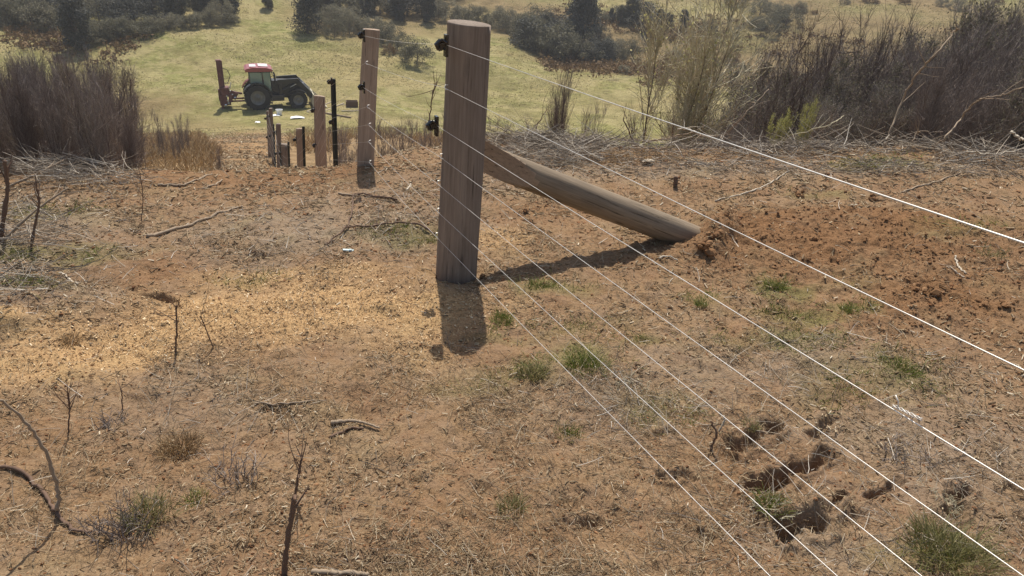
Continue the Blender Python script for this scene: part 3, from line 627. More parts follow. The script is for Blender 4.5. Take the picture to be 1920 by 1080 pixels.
# wires
def wire(k, lab):
    a, b, c = WP[k]; ext = c + (c - b) / np.linalg.norm(c - b) * 1.6
    pts = []
    zh = a[2] - P2[2]
    for t, g0 in reversed(LP):
        p = np.array([t[0], t[1], 0]) - fn * .06; ff = 1.0; top = t[2] - g0[2]
        pts.append([p[0], p[1], g0[2] + min(zh, top - .04 - .12 * 0) * 1.0])
    for s in np.linspace(0, 1, 9)[1:-1]: pts.append(None)
    pts = [p for p in pts if p is not None]
    seg = [np.array(p) for p in pts] + [a + (b - a) * s - np.array([0, 0, .012 * math.sin(math.pi * s)]) for s in np.linspace(0, 1, 8)] + [b + (ext - b) * s - np.array([0, 0, .010 * math.sin(math.pi * s)]) for s in np.linspace(0, 1, 14)[1:]]
    P = np.array([seg]); rad = np.concatenate([np.full(len(pts), .0008), np.full(8, .0008), np.linspace(.0009, .0022 if k == 0 else (.0014 if k < 3 else .0011), 13)])
    V, F = tubes(P, [1.], [1.], 8, prof=rad[None, :]); o = link('fence_wire', mkmesh('fence_wire', V, F, True), M['wire'], label=lab, category='wire', group='strained wires of the fence')
    if k == 2:
        p0 = onplane(1680, 763, PL1); p1 = onplane(1722, 783, PL1); g = RS(4); d = (p1 - p0); L = np.linalg.norm(d); d /= L; e = norm(np.cross(d, [0, 0, 1.])); f = np.cross(d, e); mb = MB()
        for q in range(3):
            ph = q * 2.1; tt = np.linspace(-.15, 1.15, 26); w = .0011 * np.sin(np.clip(tt, 0, 1) * math.pi * 2 + .6 * q) ** 2 + .0016
            mb.tube([p0 + d * L * t + (e * math.cos(t * 9 + ph) + f * math.sin(t * 9 + ph)) * ww for t, ww in zip(tt, w)], .0008, 6)
        mb.tube([p0 + d * L * .1, p0 + d * L * .05 + f * -.012, p0 - d * .004 + f * -.02], .0012, 5); mb.build('wire_knot', M['wire'], o, smooth=True)
for k, lab in enumerate(['topmost wire of the fence, thick and white where it nears the right edge', 'second wire from the top, held on the post by a staple', 'third wire from the top, tied with a twisted knot near the right',
    'fourth wire from the top in the row of seven', 'fifth wire from the top, third from the ground', 'sixth wire from the top, next above the lowest', 'lowest wire of the fence, nearest to the ground']): wire(k, lab)

# ---------------------------------------------------------------- sticks, branches and bits on the ground
def stick(name, px, r0, r1, mat, lab, heights=None, cat='branch', sides=7, group='loose sticks on the ground', off=.006, wob=.004):
    q = Gf([p[0] for p in px], [p[1] for p in px]); seed = int(px[0][0] * 7 + px[0][1]); g = RS(seed)
    if heights is not None: q = np.array([onplane(p[0], p[1], q[0], facing(q[0])) if h else qq for p, qq, h in zip(px, q, heights)])
    s = np.linspace(0, len(q) - 1, len(q) * 7); k = np.minimum(s.astype(int), len(q) - 2); f = (s - k)[:, None]
    qa = q[np.maximum(k - 1, 0)]; qb = q[k]; qc = q[k + 1]; qd = q[np.minimum(k + 2, len(q) - 1)]
    P = .5 * (2 * qb + (qc - qa) * f + (2 * qa - 5 * qb + 4 * qc - qd) * f ** 2 + (-qa + 3 * qb - 3 * qc + qd) * f ** 3) + g.randn(len(s), 3) * wob * .5
    if heights is None: P[:, 2] = np.maximum(P[:, 2], Hfull(P[:, 0], P[:, 1]) + off)
    o0 = P[0].copy(); V, F = tubes(P[None] - o0, [r0], [r1], sides, prof=(1 + .12 * g.randn(1, len(s))))
    o = link(name, mkmesh(name, V, F, True), M[mat], label=lab, category=cat, group=group); o.location = [float(v) for v in o0]; return o, P
stick('branch', [(275, 445), (330, 430), (395, 410), (455, 388)], .012, .007, 'stick', 'long straight bare pole lying on the grey litter left of the track', cat='stick')
stick('branch', [(297, 348), (335, 349), (360, 341), (398, 328)], .010, .006, 'stick', 'crooked brown stick at the edge of the scrub, left of the track', cat='stick')
stick('branch', [(380, 356), (400, 348), (416, 338)], .009, .006, 'stick', 'short stick beside the crooked brown one', cat='stick')
stick('branch', [(622, 797), (655, 794), (680, 797), (712, 806)], .008, .004, 'stick', 'smooth curved root arching over the soil in the middle foreground', off=.012, cat='stick')
stick('branch', [(620, 822), (650, 808), (680, 806)], .006, .004, 'stickdark', 'dark root under the smooth curved one', cat='stick')
stick('branch', [(478, 757), (540, 759), (612, 754)], .004, .003, 'stick', 'thin straight twig lying level in the centre left foreground', cat='stick')
stick('branch', [(585, 1074), (640, 1077), (690, 1080)], .008, .006, 'stick', 'stick end cut off by the bottom edge of the view', cat='stick')
stick('branch', [(612, 464), (630, 448), (653, 431), (695, 429), (741, 423), (783, 425), (815, 443)], .005, .007, 'stickdark', 'long crooked dark twig curving over to the foot of the thick post', off=.02, cat='branch')
stick('branch', [(653, 431), (655, 414), (661, 395), (664, 369), (690, 370), (745, 379)], .004, .006, 'stickdark', 'forked dark twig left of the thick post', off=.02, cat='branch')
stick('branch', [(635, 364), (690, 369), (748, 379)], .008, .005, 'stick', 'weathered stick lying below the second post', cat='stick')
stick('branch', [(763, 358), (770, 347)], .008, .007, 'stickpale', 'short bone white stick between the two nearest posts', cat='stick')
stick('branch', [(1342, 378), (1400, 362), (1450, 340), (1480, 322)], .006, .004, 'stickpale', 'pale forked twig below the right end of the brush pile', cat='stick')
stick('branch', [(1690, 362), (1745, 345), (1800, 325)], .008, .005, 'stick', 'straight grey stick behind the orange soil', cat='stick')
stick('branch', [(1790, 483), (1800, 505), (1812, 515)], .005, .004, 'stickpale', 'small pale stick on the orange soil at right', cat='stick')
stick('branch', [(1775, 500), (1790, 510), (1808, 520)], .003, .003, 'stickpale', 'thin pale splinter beside the small pale stick', cat='stick')
stick('branch', [(1333, 845), (1342, 815), (1332, 790)], .005, .003, 'stickdark', 'small dark upright snag left of the upper soil slot', [0, 1, 1], cat='twig')
stick('branch', [(1348, 808), (1356, 795), (1358, 780)], .0045, .003, 'stickpale', 'white barked stub beside the dark snag', [0, 1, 1], cat='twig')
stick('branch', [(1236, 487), (1250, 484), (1270, 490)], .006, .004, 'stickpale', 'bent white twig in the brace shadow', off=.01, cat='stick')
stick('branch', [(112, 513), (128, 523), (145, 535)], .006, .004, 'stickpale', 'pale stick in the rough litter at the left edge', cat='stick')
stick('branch', [(1266, 350), (1268, 332)], .018, .016, 'stickdark', 'short cut stump behind the brace', [0, 1], cat='stump')
# upright bare stems
def sapling(px, r0, r1, lab, side, mat='stickdark', name='sapling'):
    o, P = stick(name, px, r0, r1, mat, lab, [0] + [1] * (len(px) - 1), cat='stem', group='bare upright stems in the foreground', wob=.002)
    g = RS(int(px[0][0])); n = side; Pl = (P - P[0])[None]; C, T, _ = sample(Pl, n, .45, 1, g)
    D = norm(T + g.randn(n, 3) * .5 + np.array([0, 0, .2])); V, F = tubes(grow(C, D, .04 + .12 * g.rand(n), 4, .03, .12, g), r1 * .8, r1 * .3, 4, g)
    link('side_twigs', mkmesh('side_twigs', V, F), M[mat], o); return o
sapling([(532, 1078), (540, 1010), (548, 960), (552, 932)], .009, .006, 'stout dark broken stem rising from the bottom edge', 1)
sapling([(552, 934), (560, 890), (566, 858)], .005, .003, 'thin dark twig rising above the broken stem', 7)
sapling([(329, 662), (331, 620), (330, 572)], .0045, .003, 'thin upright twig in the middle of the wood chips', 5)
sapling([(400, 652), (385, 615), (375, 592)], .003, .002, 'slanting twig in the wood chips right of the upright one', 5)
sapling([(0, 452), (8, 400), (14, 350), (8, 300)], .014, .009, 'dark bare sapling trunk at the left edge', 5)
sapling([(57, 470), (68, 410), (74, 375), (68, 355)], .008, .005, 'thin dark sapling right of the edge trunk', 8)
sapling([(0, 458), (60, 400), (128, 352)], .010, .005, 'bare brown branch slanting up to the right at left edge', 3, 'stick')
sapling([(0, 355), (50, 335), (120, 300)], .010, .005, 'upper slanting branch in front of the left scrub', 3, 'stick')
sapling([(265, 412), (268, 370), (263, 330)], .003, .002, 'wispy upright twig left of the long pole', 12)
sapling([(230, 770), (228, 735), (226, 728)], .0025, .002, 'short thin twig in the left foreground', 4)
sapling([(128, 810), (130, 770), (127, 735)], .003, .002, 'small dark twiggy stem at left foreground', 12)
stick('curved_branch', [(0, 880), (50, 895), (85, 930), (108, 965), (130, 990), (172, 1003)], .0065, .005, 'stickdark', 'dark knobbly branch curving over the soil at lower left', off=.01)
stick('curved_branch', [(108, 965), (108, 920), (90, 860), (55, 800), (0, 750)], .007, .004, 'stick', 'pale arched branch springing from the dark knobbly one', [0, 1, 1, 1, 1])
# dark twiggy clumps
def twig_clump(px, py, n, rad, h, mat, lab, lean=.5, name='twiggy_clump', cat='clump'):
    p = Gf(px, py)[0]; g = RS(int(px + py)); a = g.rand(n) * 6.28; q = rad * g.rand(n) ** .7; C = np.stack([np.cos(a) * q, np.sin(a) * q, np.full(n, -.005)], -1)
    D = np.stack([g.randn(n) * lean, g.randn(n) * lean, np.ones(n)], -1); P1 = grow(C, D, h * (.4 + .8 * g.rand(n)), 5, 0, .16, g)
    C2, T2, _ = sample(P1, n * 4, .2, 1, g); P2_ = grow(C2, norm(T2 + .6 * g.randn(n * 4, 3)), h * .35 * (.3 + g.rand(n * 4)), 4, 0, .15, g)
    V, F = merge(tubes(P1, .0016, .0008, 3, g), tubes(P2_, .0009, .0005, 3, g)); return placed(name, V, F, mat, lab, cat, p, group='twiggy clumps in the foreground')
twig_clump(230, 1000, 60, .08, .12, 'twigdark', 'dense dark twiggy clump beside the yellowish tuft at lower left'); twig_clump(440, 905, 36, .07, .12, 'twig', 'see-through grey twiggy clump in the left foreground')
twig_clump(1450, 960, 20, .05, .06, 'paletwig', 'pale dry weed between the slots in the soil', .8); twig_clump(210, 800, 22, .05, .07, 'twigdark', 'small dark clump of twigs on the left soil', .8)
twig_clump(410, 748, 24, .03, .02, 'twigdark', 'flat black tangle of twigs on the foreground soil', 1.2); twig_clump(1700, 850, 40, .09, .06, 'twig', 'low tangled grey weed under the wire knot', .9)
twig_clump(1770, 935, 30, .07, .06, 'paletwig', 'pale matted weed right of the soil slots', 1.0); twig_clump(1170, 720, 60, .10, .05, 'paletwig', 'bleached dead weed sprawling below the bright green tuft', 1.3)
twig_clump(790, 455, 40, .12, .08, 'sage', 'pale green weed left of the thick post', 1.0); twig_clump(1860, 480, 30, .07, .07, 'sage', 'straggly weed on the right edge of the orange soil', .7)
# a few big clods
for k, (px, py, s, lab) in enumerate([(1330, 478, .030, 'large dark clod just below the foot of the brace'), (1316, 466, .032, 'crumbled clod pressed against the underside of the brace end'), (1344, 446, .036, 'heaped clod right at the buried tip of the brace'), (905, 522, .016, 'small clod at the right foot of the thick post'), (822, 520, .014, 'small clod at the left foot of the thick post'), (1635, 375, .026, 'rounded clod on the back edge of the orange soil'), (1495, 368, .026, 'dark clod left of the small grass patch behind the orange soil'), (1718, 545, .030, 'biggest clod in the orange soil'),
    (1755, 552, .026, 'clod just right of the biggest one'), (1722, 372, .018, 'small clod at the far right back of the soil heap'), (1885, 575, .024, 'dark clod near the right edge'), (1362, 405, .022, 'clod above the lower end of the brace'), (1525, 450, .018, 'small lone clod in the middle of the orange soil'), (985, 398, .018, 'small clod under the brace')]):
    g = RS(300 + k); p = Gf(px, py)[0]; a = blobs(np.array([[0, 0, s * .4]] + [list(g.randn(3) * s * .55 + [0, 0, s * .3]) for _ in range(9)]), np.array([s] + list(s * (.3 + .4 * g.rand(9)))), g, .8, .25)
    placed('soil_clod', a[0], a[1], 'redcrumb', lab, 'clod', p, group='large clods of soil')
# litter scraps
p = Gf(653, 471)[0]; mb = MB(); mb.box((0, 0, .006), (.06, .018, .008), 0, .1, .25); mb.box((.012, .002, .0112), (.014, .012, .002), 0, .1, .25); o = mb.build('plastic_strip', plain('pale blue plastic', (.55, .68, .70), .4, .4, 0, .1), None, p); o['label'] = 'small pale blue plastic strip lying between track and post'; o['category'] = 'litter'
p = Gf(1215, 306)[0]; V, F = blobs(np.array([[0, 0, .02]]), np.array([.05]), RS(5), .4, .2); placed('stone', V, F, 'stickpale', 'flat pale stone below the brush pile', 'stone', p)

# ---------------------------------------------------------------- scrub
def shrub_parts(seed, ns, h, spread, n2, n3, L2, L3, up, lean=(0, 0), leaf=0, base=.15, tw=.0022, wob=.07, droop=0.0, leafsize=.012):
    g = RS(seed); a = g.rand(ns) * 6.28; q = base * g.rand(ns) ** .5
    C = np.stack([np.cos(a) * q, np.sin(a) * q, np.full(ns, -.08)], -1); D = np.stack([np.cos(a) * spread * g.rand(ns) + lean[0], np.sin(a) * spread * g.rand(ns) + lean[1], np.ones(ns)], -1)
    S = grow(C, D, h * (.55 + .5 * g.rand(ns)), 9, up, wob, g)
    C2, T2, t2 = sample(S, n2, .12, .97, g); B = grow(C2, norm(T2 + .55 * g.randn(n2, 3) + np.array([0, 0, .25])), L2 * (1.15 - .6 * t2) * (.4 + .8 * g.rand(n2)), 5, up * 1.3 + .04, wob * 1.3, g)
    C3, T3, t3 = sample(B, n3, .1, 1, g); W = grow(C3, norm(T3 + .6 * g.randn(n3, 3) + np.array([0, 0, .2])), L3 * (.3 + .9 * g.rand(n3)), 3, up - droop, wob * 1.5, g)
    stem = tubes(S, .0055 * h, .0014 * h, 5, g); tws = merge(tubes(B, tw * 1.5, tw * .7, 3, g, caps=False), tubes(W, tw * .8, tw * .35, 3, g, caps=False))
    lf = None
    if leaf: C4, _, _ = sample(W, leaf, .1, 1, g); lf = leaves(C4 + g.randn(leaf, 3) * .012, leafsize, g)
    return stem, tws, lf
PROTO = {}
def shrub(kind, label, px, py, h, group, name='dead_shrub', cat='shrub', pos=None, az=None, sx=1.0):
    loc = pos if pos is not None else G(px, py); loc = np.array([loc[0], loc[1], float(Hm(loc[0], loc[1]))])
    rz = rnd.uniform(0, 6.28) if az is None else az; sc = h * rnd.uniform(.96, 1.04)
    if kind not in PROTO:
        args, m1, m2, m3 = KINDS[kind]; st, tw, lf = shrub_parts(**args); r_ = thing(name, label, cat, loc, rz, group, (sc * sx, sc * sx, sc))
        link('stems', mkmesh('stems', *st), M[m1], r_); link('twigs', mkmesh('twigs', *tw), M[m2], r_)
        if lf: link('foliage', mkmesh('foliage', *lf), M[m3], r_)
        PROTO[kind] = r_; return r_
    r_ = dup(PROTO[kind], label, loc, rz, (sc * sx, sc * sx, sc), group); r_.name = name; r_['category'] = cat; return r_
KINDS = {  # all one metre tall, scaled where they stand
 'upA': (dict(seed=1, ns=16, h=1, spread=.22, n2=300, n3=3600, L2=.30, L3=.13, up=.10, tw=.0015, base=.16, leaf=900, leafsize=.008), 'bark', 'twig', 'folB'),
 'upB': (dict(seed=2, ns=12, h=1, spread=.30, n2=260, n3=3200, L2=.34, L3=.15, up=.08, tw=.0015, base=.13), 'bark', 'twigdark', None),
 'upC': (dict(seed=3, ns=20, h=1, spread=.16, n2=300, n3=3400, L2=.22, L3=.13, up=.14, tw=.0013, base=.20), 'bark', 'twig', None),
 'leanA': (dict(seed=4, ns=12, h=1, spread=.35, n2=300, n3=4200, L2=.40, L3=.16, up=.03, lean=(.8, .0), tw=.0014, base=.22), 'bark', 'twigdark', None),
 'leanB': (dict(seed=5, ns=14, h=1, spread=.3, n2=300, n3=4200, L2=.34, L3=.14, up=.04, lean=(.7, -.1), tw=.0014, base=.22, leaf=3000, leafsize=.009), 'bark', 'twig', 'folB'),
 'dense': (dict(seed=6, ns=12, h=1, spread=.30, n2=360, n3=5200, L2=.26, L3=.12, up=.06, lean=(.4, 0), tw=.0014, base=.25, leaf=5200, leafsize=.010), 'bark', 'twig', 'folA'),
 'bare': (dict(seed=7, ns=5, h=1, spread=.25, n2=60, n3=420, L2=.30, L3=.14, up=.09, tw=.0018, base=.06), 'bark', 'bark', None),
 'pale': (dict(seed=8, ns=4, h=1, spread=.55, n2=110, n3=2300, L2=.42, L3=.12, up=.05, tw=.0014, base=.05, lean=(.10, 0), wob=.05, leaf=1500, leafsize=.006), 'bark', 'paletwig', 'sage'),
 'yell': (dict(seed=9, ns=12, h=1, spread=.3, n2=160, n3=1200, L2=.26, L3=.12, up=.12, tw=.0014, base=.12, leaf=7500, leafsize=.011), 'paletwig', 'paletwig', 'yellowleaf'),
 'low': (dict(seed=10, ns=26, h=1, spread=1.1, n2=260, n3=2600, L2=.5, L3=.25, up=.0, tw=.0035, base=.5, wob=.14), 'twig', 'twig', None),
 'wisp': (dict(seed=11, ns=12, h=1, spread=.2, n2=120, n3=1000, L2=.3, L3=.16, up=.1, tw=.002, base=.16), 'twig', 'twig', None),
}
def az_r(az, r): return np.array([math.sin(math.radians(az)) * r, math.cos(math.radians(az)) * r, 0.])
def pixtop(az, r, py_top, base):      # height that puts a top at the given line of sight
    p = az_r(az, r); x = p[0]; y = p[1]; lo, hi = .2, 6.0
    for _ in range(30):
        m = (lo + hi) / 2; q = np.array([x, y, base + m]) - EYE; yy = 540 - FPX * (q @ UP) / (q @ FW)
        if yy > py_top: lo = m
        else: hi = m
    return m
def pixx(az, r, z):
    p = az_r(az, r); q = np.array([p[0], p[1], z]) - EYE; return 960 + FPX * (q @ RT) / (q @ FW)
# left stand of upright dead scrub
LG = 'upright dead scrub on the left brow'
def sky_left(px): return np.interp(px, [-150, 0, 60, 100, 150, 215, 240, 300, 420], [90, 118, 96, 100, 90, 120, 190, 225, 245])
g = RS(17); n = 0
for r in (6.9, 7.6, 8.4, 9.4, 10.6):
    for az in np.arange(-43, -24.0, 2.1 if r < 9 else 1.8):
        a = az + g.uniform(-.7, .7); rr = r + g.uniform(-.3, .3); p = az_r(a, rr); b = float(Hm(p[0], p[1])); px = pixx(a, rr, b + .7)
        if px > 245: continue
        ty = sky_left(px) + g.uniform(-22, 30) + (8.5 - rr) * 16 * (1 if rr < 8.5 else .3); h = pixtop(a, rr, ty, b)
        if px < 60: w = 'at the far left edge'
        elif px < 130: w = 'in the left half of the stand'
        elif px < 190: w = 'in the right half of the stand'
        else: w = 'at the right end of the stand'
        d = 'front row' if rr < 7.4 else ('middle row' if rr < 9 else 'back row')
        shrub(['upA', 'upB', 'upC'][n % 3], 'feathery grey brown dead shrub %s, %s' % (w, d), 0, 0, h, LG, pos=p, sx=.72); n += 1
for k, (px, top, r, kd, lab) in enumerate([(205, 100, 9.0, 'bare', 'tall thin bare sapling standing above the right end of the left scrub'), (222, 95, 9.6, 'bare', 'lone thin sapling in front of the pasture, left of the track'), (45, 85, 9.4, 'bare', 'bare sapling sticking out of the scrub at the far left')]):
    d = ray(px, 300); az = math.degrees(math.atan2(d[0], d[1])); p = az_r(az, r); b = float(Hm(p[0], p[1])); shrub(kd, lab, 0, 0, pixtop(az, r, top, b), LG, pos=p, sx=.5)
for k, (px, top, r, lab) in enumerate([(305, 202, 16, 'dark narrow bush in dry grass left of the track'), (328, 224, 15, 'small grey bush in the dry grass'),
        (350, 208, 17, 'dark upright bush nearest the post driver'), (408, 268, 10, 'small twiggy plant on the left edge of the orange track')]):
    d = ray(px, 280); az = math.degrees(math.atan2(d[0], d[1])); p = az_r(az, r); b = float(Hm(p[0], p[1])); shrub('wisp', lab, 0, 0, max(.25, pixtop(az, r, top, b)), 'small bushes on the bank left of the track', pos=p, sx=.6)
# right stand
RG = 'leaning dead scrub on the right'
def sky_right(px): return np.interp(px, [1180, 1280, 1340, 1400, 1460, 1560, 1640, 1700, 1780, 1850, 1920, 2100], [235, 205, 165, 130, 92, 72, 62, 38, 0, -25, -45, -80])
n = 0
for r in (8.9, 9.6, 10.4, 11.4, 12.6, 14.2, 16):
    for az in np.arange(13.5, 41.5, 2.1 if r < 12 else 1.7):
        a = az + g.uniform(-.8, .8); rr = r + g.uniform(-.35, .35); p = az_r(a, rr); b = float(Hm(p[0], p[1])); px = pixx(a, rr, b + .6)
        if px < 1275 + max(0, 9.8 - rr) * 130 or px > 2120: continue
        ty = sky_right(px) + g.uniform(-25, 40) + max(0, 12.2 - rr) * 30; h = pixtop(a, rr, ty, b)
        if h < .35: continue
        w = 'at the left end of the right stand' if px < 1480 else ('in the middle of the right stand' if px < 1700 else 'at the right end of the right stand')
        d = 'front row' if rr < 10 else ('middle row' if rr < 12 else 'back row')
        kd = ['leanA', 'leanB', 'dense', 'leanA', 'dense', 'upB'][n % 6]; tone = 'dusky grey twiggy' if kd in ('leanA', 'upB') else 'dark leafy'
        shrub(kd, '%s shrub %s, %s' % (tone, w, d), 0, 0, h, RG, pos=p, sx=.9, az=g.uniform(-.7, .7)); n += 1
def single(kind, px, pyb, top, r, lab, cat='shrub', name='dead_shrub', sx=.6, az=None, group=None):
    d = ray(px, pyb); a = math.degrees(math.atan2(d[0], d[1])); p = az_r(a, r); b = float(Hm(p[0], p[1])); return shrub(kind, lab, 0, 0, pixtop(a, r, top, b), group, pos=p, sx=sx, az=az, name=name, cat=cat)
single('pale', 1245, 240, -150, 9.8, 'tall thin tree with feathery pale yellowish twigs at the centre right', 'tree', 'feathery_tree', .95)
single('pale', 1262, 250, 120, 9.0, 'shorter feathery pale sapling at the foot of the tall thin tree', 'tree', 'feathery_tree', .6)
single('upB', 1050, 240, 112, 8.8, 'narrow dark broom shaped dead bush right of the thick post', 'shrub', 'dead_shrub', .42, group=None)
single('wisp', 1108, 240, 180, 9.4, 'small see-through bush right of the broom shaped one', sx=.5); single('bare', 1190, 260, 190, 8.6, 'bare forked sapling behind the brace end', sx=.6)
single('bare', 1470, 240, 0, 10.6, 'tall bare leaning sapling left of the right scrub', 'sapling', 'bare_sapling', .7, 0.4); single('bare', 1590, 240, -10, 11.2, 'tall bare forked sapling rising out of the right scrub', 'sapling', 'bare_sapling', .6, 1.4)
single('bare', 1520, 240, 30, 10.9, 'thin bare sapling between the two tall leaning ones', 'sapling', 'bare_sapling', .6, 2.4); single('bare', 1420, 250, 60, 10.2, 'slender bare sapling at the left end of the right scrub', 'sapling', 'bare_sapling', .6, .9)
single('yell', 1452, 285, 195, 8.1, 'yellow green leafy shrub in front of the right scrub', 'shrub', 'yellow_green_shrub', .75)
single('yell', 1498, 285, 168, 8.3, 'slim yellow green shoot right of the leafy yellow green shrub', 'shrub', 'yellow_green_shrub', .45); single('yell', 848, 280, 235, 8.6, 'yellow green weed at the left edge of the thick post', 'shrub', 'yellow_green_shrub', .6)
for k, (px, top, r, lab) in enumerate([(640, 225, 9.5, 'low grey bush right of the green steel post'), (660, 215, 9.0, 'grey bush just left of the second post'), (730, 215, 9.0, 'grey bush right of the second post'), (755, 200, 10, 'grey bush behind the wires between the two near posts'),
        (785, 220, 9, 'grey bush midway between the two near posts'), (815, 205, 10, 'thin tall grey bush left of the thick post'), (940, 215, 9.4, 'grey bush right behind the thick post'), (985, 235, 9, 'low grey bush beyond the brace top'), (1140, 240, 9.4, 'low bush beyond the brush pile'), (1010, 215, 10, 'pale thin bush left of the broom shaped one')]):
    single('wisp', px, 260, top, r, lab, sx=.75, group='grey bushes behind the fence')
# mats of cut brushwood (uncountable)
def brush(name, spots, n, Lr, mat, label, rad=.003, tilt=.25):
    g = RS(len(name) + n); P0 = []
    for (px, py, rx, ry, w) in spots:
        k = int(n * w); a = g.rand(k) * 6.28; q = np.sqrt(g.rand(k)); P0.append(gnd_of(Hm, px + rx * q * np.cos(a), py + ry * q * np.sin(a)))
    P0 = np.concatenate(P0); m = len(P0); a = g.randn(m) * .7 + (g.rand(m) > .5) * math.pi; D = np.stack([np.cos(a), np.sin(a) * .8, g.randn(m) * tilt + .12], -1)
    P = grow(P0 + np.array([0, 0, .01]) + np.stack([0 * P0[:, 0], 0 * P0[:, 0], g.rand(m) * .10], -1), D, Lr[0] + (Lr[1] - Lr[0]) * g.rand(m) ** 2, 4, 0, .13, g)
    P[..., 2] = np.maximum(P[..., 2], Hm(P[..., 0], P[..., 1]) + .004); rr = rad * (.5 + g.rand(m)); V, F = tubes(P, rr, rr * .4, 3, g, caps=False)
    link(name, mkmesh(name, V, F), M[mat], kind='stuff', label=label, category='brushwood')
brush('cut_brushwood', [(1060, 278, 110, 12, .3), (960, 264, 80, 12, .15), (1250, 280, 130, 12, .18), (1600, 282, 260, 10, .3), (1860, 300, 110, 10, .15), (1450, 290, 120, 8, .1)], 2900, (.08, .42), 'greystraw', 'mat of cut grey brushwood along the edge of the clearing')
brush('brushwood_litter', [(60, 325, 160, 8, .3), (30, 440, 110, 45, .10), (170, 345, 120, 12, .12), (1000, 305, 130, 12, .25), (1350, 318, 300, 9, .15), (40, 545, 80, 35, .07), (1750, 325, 200, 10, .12)], 3000, (.06, .35), 'greystraw', 'bleached sticks and stalks on the edges of the clearing', .0022, .2)
def drygrass():
    g = RS(77); spots = [(300, 265, 90, 35, 5200), (250, 300, 40, 15, 1200), (370, 290, 45, 20, 1500), (700, 245, 60, 20, 1500), (600, 262, 60, 25, 1500), (830, 262, 80, 14, 900), (1000, 262, 120, 12, 900), (1180, 300, 90, 8, 500), (60, 318, 120, 6, 500)]; C = []
    for (px, py, rx, ry, n) in spots:
        a = g.rand(n) * 6.28; q = np.sqrt(g.rand(n)); C.append(gnd_of(Hm, px + rx * q * np.cos(a), py + ry * q * np.sin(a), 60))
    az = np.radians(-37 + 14.0 * g.rand(6000)); rr = 7.3 + 12 * g.rand(6000); C.append(np.stack([np.sin(az) * rr, np.cos(az) * rr, Hm(np.sin(az) * rr, np.cos(az) * rr)], -1))
    C = np.concatenate(C); r = np.hypot(C[:, 0], C[:, 1]); k = (r > 6) & (r < 40); C = C[k]; r = r[k]
    V, F = blades(C - [0, 0, .02], np.clip(.014 * r, .10, .26), g, .5, 3, .0006 * np.clip(r, 7, 22)); link('dry_grass', mkmesh('dry_grass', V, F), M['drygrass'], kind='stuff', label='tall tan dry grass on the bank beside the track', category='grass')
    x, y, g = scatter(120000, 24, 100, 78, -36, 30, .8); n = len(x); k = g.rand(n) < np.clip(.35 + 1.2 * fbm(x, y, 5, 3, 7), .06, 1); x = x[k]; y = y[k]; r = np.hypot(x, y); C = np.stack([x, y, Hfull(x, y)], -1)
    V, F = blades(C, .02 + .0009 * r, g, 1.6, 2, .0006 * r); link('pasture_grass', mkmesh('pasture_grass', V, F), M['pastureblade'], kind='stuff', label='short yellowish grass tussocks over the whole pasture', category='grass')
drygrass()
# leaning and fallen branches at the right
def limb(px, r0, r1, mat, lab, dist, twigs=10, name='dead_branch'):
    """branch standing in the scrub, in an upright plane at the given distance"""
    d = ray(*px[0]); n = facing(d); p0 = n * dist; q = np.array([onplane(x, y, p0, n) for x, y in px]); q += (RS(int(px[0][0])).randn(len(q), 1)) * n * .12
    s = np.linspace(0, len(q) - 1, len(q) * 6); P = np.stack([np.interp(s, np.arange(len(q)), q[:, k]) for k in range(3)], -1) + RS(3).randn(len(s), 3) * .006
    o0 = P[0].copy(); P = (P - o0)[None]; g = RS(int(px[0][1])); V, F = tubes(P, [r0], [r1], 6); o = link(name, mkmesh(name, V, F, True), M[mat], label=lab, category='branch', group='fallen and leaning branches at the scrub edge'); o.location = [float(v) for v in o0]
    if twigs:
        C, T, _ = sample(P, twigs, .3, 1, g); V, F = tubes(grow(C, norm(T + g.randn(twigs, 3) * .5), .1 + .3 * g.rand(twigs), 4, .03, .1, g), r1 * .7, r1 * .3, 4, g); link('side_twigs', mkmesh('side_twigs', V, F), M[mat], o)
limb([(1648, 300), (1668, 250), (1690, 195), (1718, 140), (1755, 100), (1790, 62), (1800, 52)], .012, .006, 'stick', 'long pale bare branch leaning up to the right in front of the right scrub', 8.2, 9)
limb([(1748, 275), (1775, 250), (1800, 232), (1825, 195), (1850, 180), (1880, 178), (1920, 160)], .009, .005, 'stick', 'pale curved branch at the right edge, ending against the scrub', 8.0, 6)
limb([(1440, 300), (1480, 255), (1560, 225), (1580, 222)], .008, .004, 'paletwig', 'thin yellowish branch arching through the leafy yellow green shrub', 8.2, 5)
limb([(1335, 290), (1350, 262), (1400, 210), (1440, 175)], .010, .005, 'stick', 'grey branch leaning right, left of the yellow green shrub', 8.6, 8)
limb([(1380, 300), (1480, 285), (1580, 272), (1700, 278), (1760, 283)], .009, .005, 'stick', 'long grey fallen branch lying level along the scrub edge', 7.9, 14)
limb([(1360, 300), (1440, 290), (1540, 287)], .008, .004, 'stick', 'lower fallen branch left of the long level one', 7.6, 8)
limb([(1812, 282), (1860, 288), (1920, 284)], .007, .005, 'stickpale', 'level pale branch near the right edge', 7.7, 5)
limb([(1895, 248), (1910, 258), (1922, 262)], .010, .008, 'stickpale', 'white broken branch end at the right edge', 7.6, 0)
limb([(1690, 290), (1720, 250), (1725, 247), (1765, 248)], .006, .004, 'stick', 'small hooked branch in front of the right scrub', 7.9, 5)
limb([(1188, 282), (1190, 262), (1170, 215)], .012, .006, 'stickdark', 'dark forked stub standing in the cut brushwood', 7.8, 5)
limb([(1160, 262), (1230, 262), (1300, 250), (1330, 252)], .008, .005, 'stick', 'grey branch lying over the cut brushwood', 8.0, 10)
limb([(1272, 237), (1290, 246), (1318, 252)], .010, .007, 'stickpale', 'short white branch below the tall thin tree', 8.1, 3)
